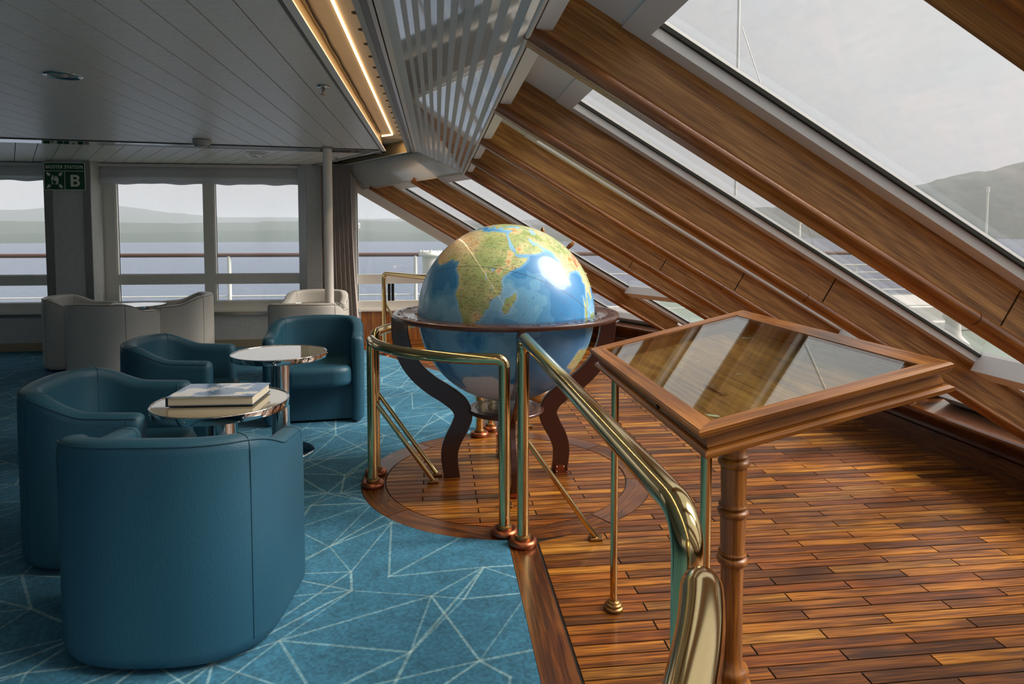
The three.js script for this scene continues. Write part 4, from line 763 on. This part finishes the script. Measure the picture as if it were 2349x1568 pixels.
blind('white roman blind drawn up over the window left of the muster sign', -5.66, -4.49, 2.03);
blind('white roman blind drawn up at the far left end of the window wall', -6.80, -5.66, 2.03);
{
  const t = thing('curtain', 'grey-brown pleated curtain gathered beside the slim column', 'curtain');
  const P = [], I = [], T = [], n = 120, m = 26;
  for (let i = 0; i <= n; i++) for (let k = 0; k <= m; k++) { const q = i / n, v = k / m, y = mix(2.235, 0.03, v), x0 = -1.40, x1 = -1.02 + 0.10 * v * v, amp = 0.035 + 0.02 * v, ph = q * Math.PI * 2 * 7.5 + Math.sin(v * 3 + q * 5) * 0.5; P.push(mix(x0, x1, q) + 0.012 * Math.cos(ph * 1.0), y, -8.14 + 0.06 * q + amp * Math.sin(ph) - 0.02); T.push(q * 1.6, y); }
  for (let i = 0; i < n; i++) for (let k = 0; k < m; k++) { const a = i * (m + 1) + k, b = a + m + 1; I.push(a, a + 1, b, a + 1, b + 1, b); }
  const g = new THREE.BufferGeometry(); g.setAttribute('position', new THREE.Float32BufferAttribute(P, 3)); g.setAttribute('uv', new THREE.Float32BufferAttribute(T, 2)); g.setIndex(I); g.computeVertexNormals(); part('pleated_cloth', g, M.curtain, t);
  part('curtain_track', bx(-1.42, -0.95, 2.226, 2.244, -8.15, -8.12), M.steel, t);
}
{
  const t = thing('column', 'slim white steel column between floor and ceiling', 'column', [-1.062, 0, -6.60]);
  part('shaft', cyl(0.043, 0.002, CEIL, 40), M.white, t); part('collar', cyl(0.055, CEIL - 0.02, CEIL - 0.001, 32), M.steel, t);
}

// ================================================================ ceiling fittings
function downlight(label, x, z, k = 1) { const t = thing('downlight', label, 'downlight', [x, CEIL, z]); part('trim_ring', lathe([[0.075 * k, 0.001], [0.092 * k, 0.001], [0.092 * k, -0.004], [0.085 * k, -0.009], [0.075 * k, -0.007], [0.073 * k, 0.0]], 48), M.chrome, t); part('reflector', lathe([[0.074 * k, -0.004], [0.066 * k, -0.0015], [0.045 * k, -0.001], [0.028 * k, -0.0008], [0, -0.0006]], 40), M.mirror, t); const b = lathe([[0, -0.012], [0.012, -0.011], [0.02, -0.006], [0.022, -0.001]], 20); part('lamp', b, M.plastic, t); }
downlight('chrome recessed downlight in the main panelled ceiling', -1.985, -3.80);
downlight('chrome recessed downlight in the skew panels beside the smoke detector', -2.27, -6.63);
downlight('chrome recessed downlight beside the round loudspeaker grille', -1.97, -7.44);
function sprinkler(label, x, z) { const t = thing('sprinkler', label, 'sprinkler', [x, CEIL - 0.002, z]); part('plate', lathe([[0, -0.001], [0.034, -0.001], [0.036, -0.004], [0.03, -0.009], [0.012, -0.01], [0, -0.01]], 32), M.chrome, t); part('body', cyl(0.008, -0.045, -0.009, 16), M.steel, t); part('deflector', cyl(0.019, -0.050, -0.046, 24), M.steel, t); }
sprinkler('steel fire sprinkler hanging from the main ceiling near the cove', -0.645, -3.90);
sprinkler('steel fire sprinkler hanging beside the curtain', -1.10, -7.45);
{
  const t = thing('smoke_detector', 'white domed smoke detector at the edge of the main ceiling', 'detector', [-2.10, CEIL - 0.001, -6.22]);
  part('dome', lathe([[0, -0.068], [0.045, -0.066], [0.06, -0.055], [0.068, -0.035], [0.078, -0.03], [0.08, -0.006], [0.07, 0], [0, 0]], 48), M.plastic, t);
  const s = []; for (let k = 0; k < 18; k++) { const g = bx(0.03, 0.062, -0.062, -0.04, -0.0015, 0.0015); g.rotateY(k / 18 * 6.283); s.push(g); } part('vent_fins', MG(s), std({ color: '#777670', roughness: 0.7 }), t);
}
{
  const t = thing('ceiling_speaker', 'round white loudspeaker grille in the skew ceiling panels', 'loudspeaker', [-1.855, CEIL - 0.003, -7.12]);
  part('grille', lathe([[0, -0.008], [0.09, -0.007], [0.105, -0.004], [0.108, 0], [0, 0]], 48), M.white, t);
  const h = []; for (let r = 1; r < 6; r++) for (let k = 0; k < r * 8; k++) { const g = new THREE.CylinderGeometry(0.003, 0.003, 0.0016, 6); const a = k / (r * 8) * 6.283; g.translate(Math.cos(a) * r * 0.016, -0.0078, Math.sin(a) * r * 0.016); h.push(g); } part('grille_holes', MG(h), M.black, t);
}

// ================================================================ outside: deck rail, vent, foredeck, sea and hills
{
  const r = thing('deck_railing', 'outdoor deck railing with a brown handrail and white posts beyond the windows', 'railing');
  const Z = -10.6; part('handrail', bar(V(-16, 1.075, Z), V(9, 1.075, Z), 0.032, 12), M.outRail, r); for (const y of [0.74, 0.435, 0.15]) part('wire', bar(V(-16, y, Z), V(9, y, Z), 0.011, 8), M.outWhite, r);
  for (const x of [-15, -13, -11, -9, -7.1, -3.22, -1.85, -0.35, 1.6, 3.6, 5.6]) part('post', bar(V(x, -0.499, Z), V(x, 1.06, Z), 0.03, 10), M.outWhite, r);
  const v = thing('vent_pipe', 'white capped ventilation pipe standing on the deck outside', 'vent', [-0.10, -0.499, -10.1]);
  part('pipe', cyl(0.13, 0, 1.56, 36), M.outWhite, v); part('cap', lathe([[0, 1.56], [0.17, 1.56], [0.185, 1.575], [0.185, 1.60], [0.17, 1.615], [0.17, 1.63], [0.15, 1.645], [0, 1.65]], 36), M.outWhite, v); for (let k = 0; k < 8; k++) { const g = cyl(0.012, 1.63, 1.655, 8); g.translate(Math.cos(k * 0.785) * 0.16, 0, Math.sin(k * 0.785) * 0.16); part('bolt', g, M.outWhite, v); }
  const dk = thing('foredeck', 'ship foredeck beyond the sloping glazing', 'deck'); part('deck_plate', plate([[4.2, 12], [22, 6], [30, -6], [22, -16.8], [6, -22.5], [4, -11], [-16, -11], [-16, -8.6], [2.6, -8.6], [4.2, -6]], -0.7, -0.5), M.deckPaint, dk);
}
{
  const post = (name, label, cat, x, z, h, rad, y0 = -0.499) => { const t = thing(name, label, cat, [x, y0, z]); part('shaft', cyl(rad, 0, h, 14), M.outWhite, t); part('foot', cyl(rad * 2, 0, 0.08, 14), M.outWhite, t); part('head', cyl(rad * 1.5, h, h + 0.12, 12), M.outWhite, t); return t; };
  post('flagstaff', 'thin white staff on the foredeck, standing against the hill', 'staff', 12.43, -13.6, 2.85, 0.022);
  const mast = post('mast', 'tall thin mast on the foredeck rising out of view', 'mast', 8.27, -17.5, 14, 0.04); part('stay', bar(V(0.1, 7.6, 0), V(2.2, 0.4, 1), 0.012, 8), M.steel, mast);
  post('deck_post', 'short white post on the foredeck', 'post', 8.42, -14.5, 2.15, 0.05);
  const vent = (x, z, label) => { const t = thing('deck_vent', label, 'vent', [x, -0.499, z]); part('cowl', lathe([[0, 0], [0.27, 0], [0.24, 0.06], [0.13, 0.18], [0.11, 0.42], [0.16, 0.47], [0.15, 0.55], [0, 0.57]], 28), M.outWhite, t); };
  vent(8.76, -10.2, 'white flared ventilator on the foredeck'); vent(8.55, -11.4, 'white flared ventilator on the foredeck beside the hatch');
  const r = thing('foredeck_railing', 'white rail running along the edge of the foredeck', 'railing'); const run = [[21, 4.5], [27, -6], [20, -16], [7.5, -21]];
  for (let k = 0; k < 3; k++) { const a = run[k], b = run[k + 1]; for (const y of [0.0, 0.45]) part('bar', bar(V(a[0], y, a[1]), V(b[0], y, b[1]), 0.03, 8), M.outWhite, r); for (let q = 0; q < 7; q++) { const x = mix(a[0], b[0], q / 7), z = mix(a[1], b[1], q / 7); part('post', bar(V(x, -0.499, z), V(x, 0.45, z), 0.035, 8), M.outWhite, r); } }
  const hatch = thing('deck_hatch', 'low white hatch on the foredeck', 'hatch', [10.4, -0.499, -12.9]); const hg = new RoundedBoxGeometry(3.2, 0.5, 2.2, 2, 0.06); hg.translate(0, 0.25, 0); part('cover', hg, M.outWhite, hatch); const coam = new RoundedBoxGeometry(3.4, 0.2, 2.4, 2, 0.04); coam.translate(0, 0.1, 0); part('coaming', coam, M.outWhite, hatch);
}
{
  const waveBump = dataTex(512, 512, (u, v) => { const k = 255 * (0.6 * fbm(u, v, 24, 60, 4, 151) + 0.4 * fbm(u, v, 8, 20, 3, 161)); return [k, k, k]; }, { srgb: false });
  const sea = part('sea', (() => { const g = new THREE.PlaneGeometry(17000, 17000, 1, 1); g.rotateX(-Math.PI / 2); g.translate(0, -13, 0); const uv = g.attributes.uv; for (let i = 0; i < uv.count; i++) uv.setXY(i, uv.getX(i) * 425, uv.getY(i) * 425); return g; })(), std({ color: '#55647c', roughness: 0.25, bumpMap: waveBump, bumpScale: 0.9 }), scene); sea.userData = { label: 'grey blue sea around the ship', category: 'sea', kind: 'stuff' };
  const ridge = (name, label, dist, a0, a1, hfn, col, depth, rug) => { // strip of hills as a real terrain band
    const t = thing(name, label, 'hill'), P = [], I = [], n = 160, m = 10;
    for (let i = 0; i <= n; i++) for (let k = 0; k <= m; k++) { const a = (a0 + (a1 - a0) * i / n) * Math.PI / 180, v = k / m, d = dist + depth * v, prof = Math.sin(v * Math.PI / 2), hh = hfn(a * 180 / Math.PI) * prof + rug * (fbm(i / n, v * 0.5 + dist * 0.001 % 1, 30, 10, 4, 171) - 0.5) * prof; P.push(Math.sin(a) * d, -12.995 + Math.max(0, hh), -Math.cos(a) * d); }
    for (let i = 0; i < n; i++) for (let k = 0; k < m; k++) { const a = i * (m + 1) + k, b = a + m + 1; I.push(a, b, a + 1, a + 1, b, b + 1); }
    const g = new THREE.BufferGeometry(); g.setAttribute('position', new THREE.Float32BufferAttribute(P, 3)); g.setIndex(I); g.computeVertexNormals(); part('slope', g, std({ color: col, roughness: 1 }), t);
  };
  const bump = (a, c, w, h) => h * Math.exp(-((a - c) * (a - c)) / (w * w));
  ridge('mountain_range', 'pale blue-grey mountain range on the far horizon behind the windows', 7000, -75, 12, (a) => 190 + bump(a, -25.5, 5, 130) + bump(a, -42, 8, 110) + bump(a, -12, 6, 20) + bump(a, -60, 9, 120), '#4f5c58', 1200, 60);
  ridge('wooded_shore', 'dark wooded shore below the pale mountains', 2600, -60, 17, (a) => 58 + bump(a, -8, 9, 20) + bump(a, -30, 10, 8), '#4f5c58', 700, 16);
  ridge('low_shore', 'low grassy shore along the water beyond the windows', 1300, -70, 24, (a) => 16 + bump(a, -10, 8, 10), '#4f5c58', 500, 6);
  ridge('rounded_hill', 'rounded grey hill beyond the foredeck', 2600, 18, 75, (a) => 120 + bump(a, 47, 11, 210) + bump(a, 30, 6, 10), '#4f5c58', 900, 40);
  const hs = thing('shore_house', 'small white house on the far shore', 'house', [-178, 14, -1430]); const hb = new THREE.BoxGeometry(26, 7, 10); hb.translate(0, 3.5, 0); part('walls', hb, M.outWhite, hs); part('roof', loft([[-5.5, 7], [5.5, 7], [0, 12]], ([z, y]) => V(-14, y, z), ([z, y]) => V(14, y, z)), std({ color: '#b9bcc0', roughness: 0.8 }), hs);
}
renderer.render(scene, camera);
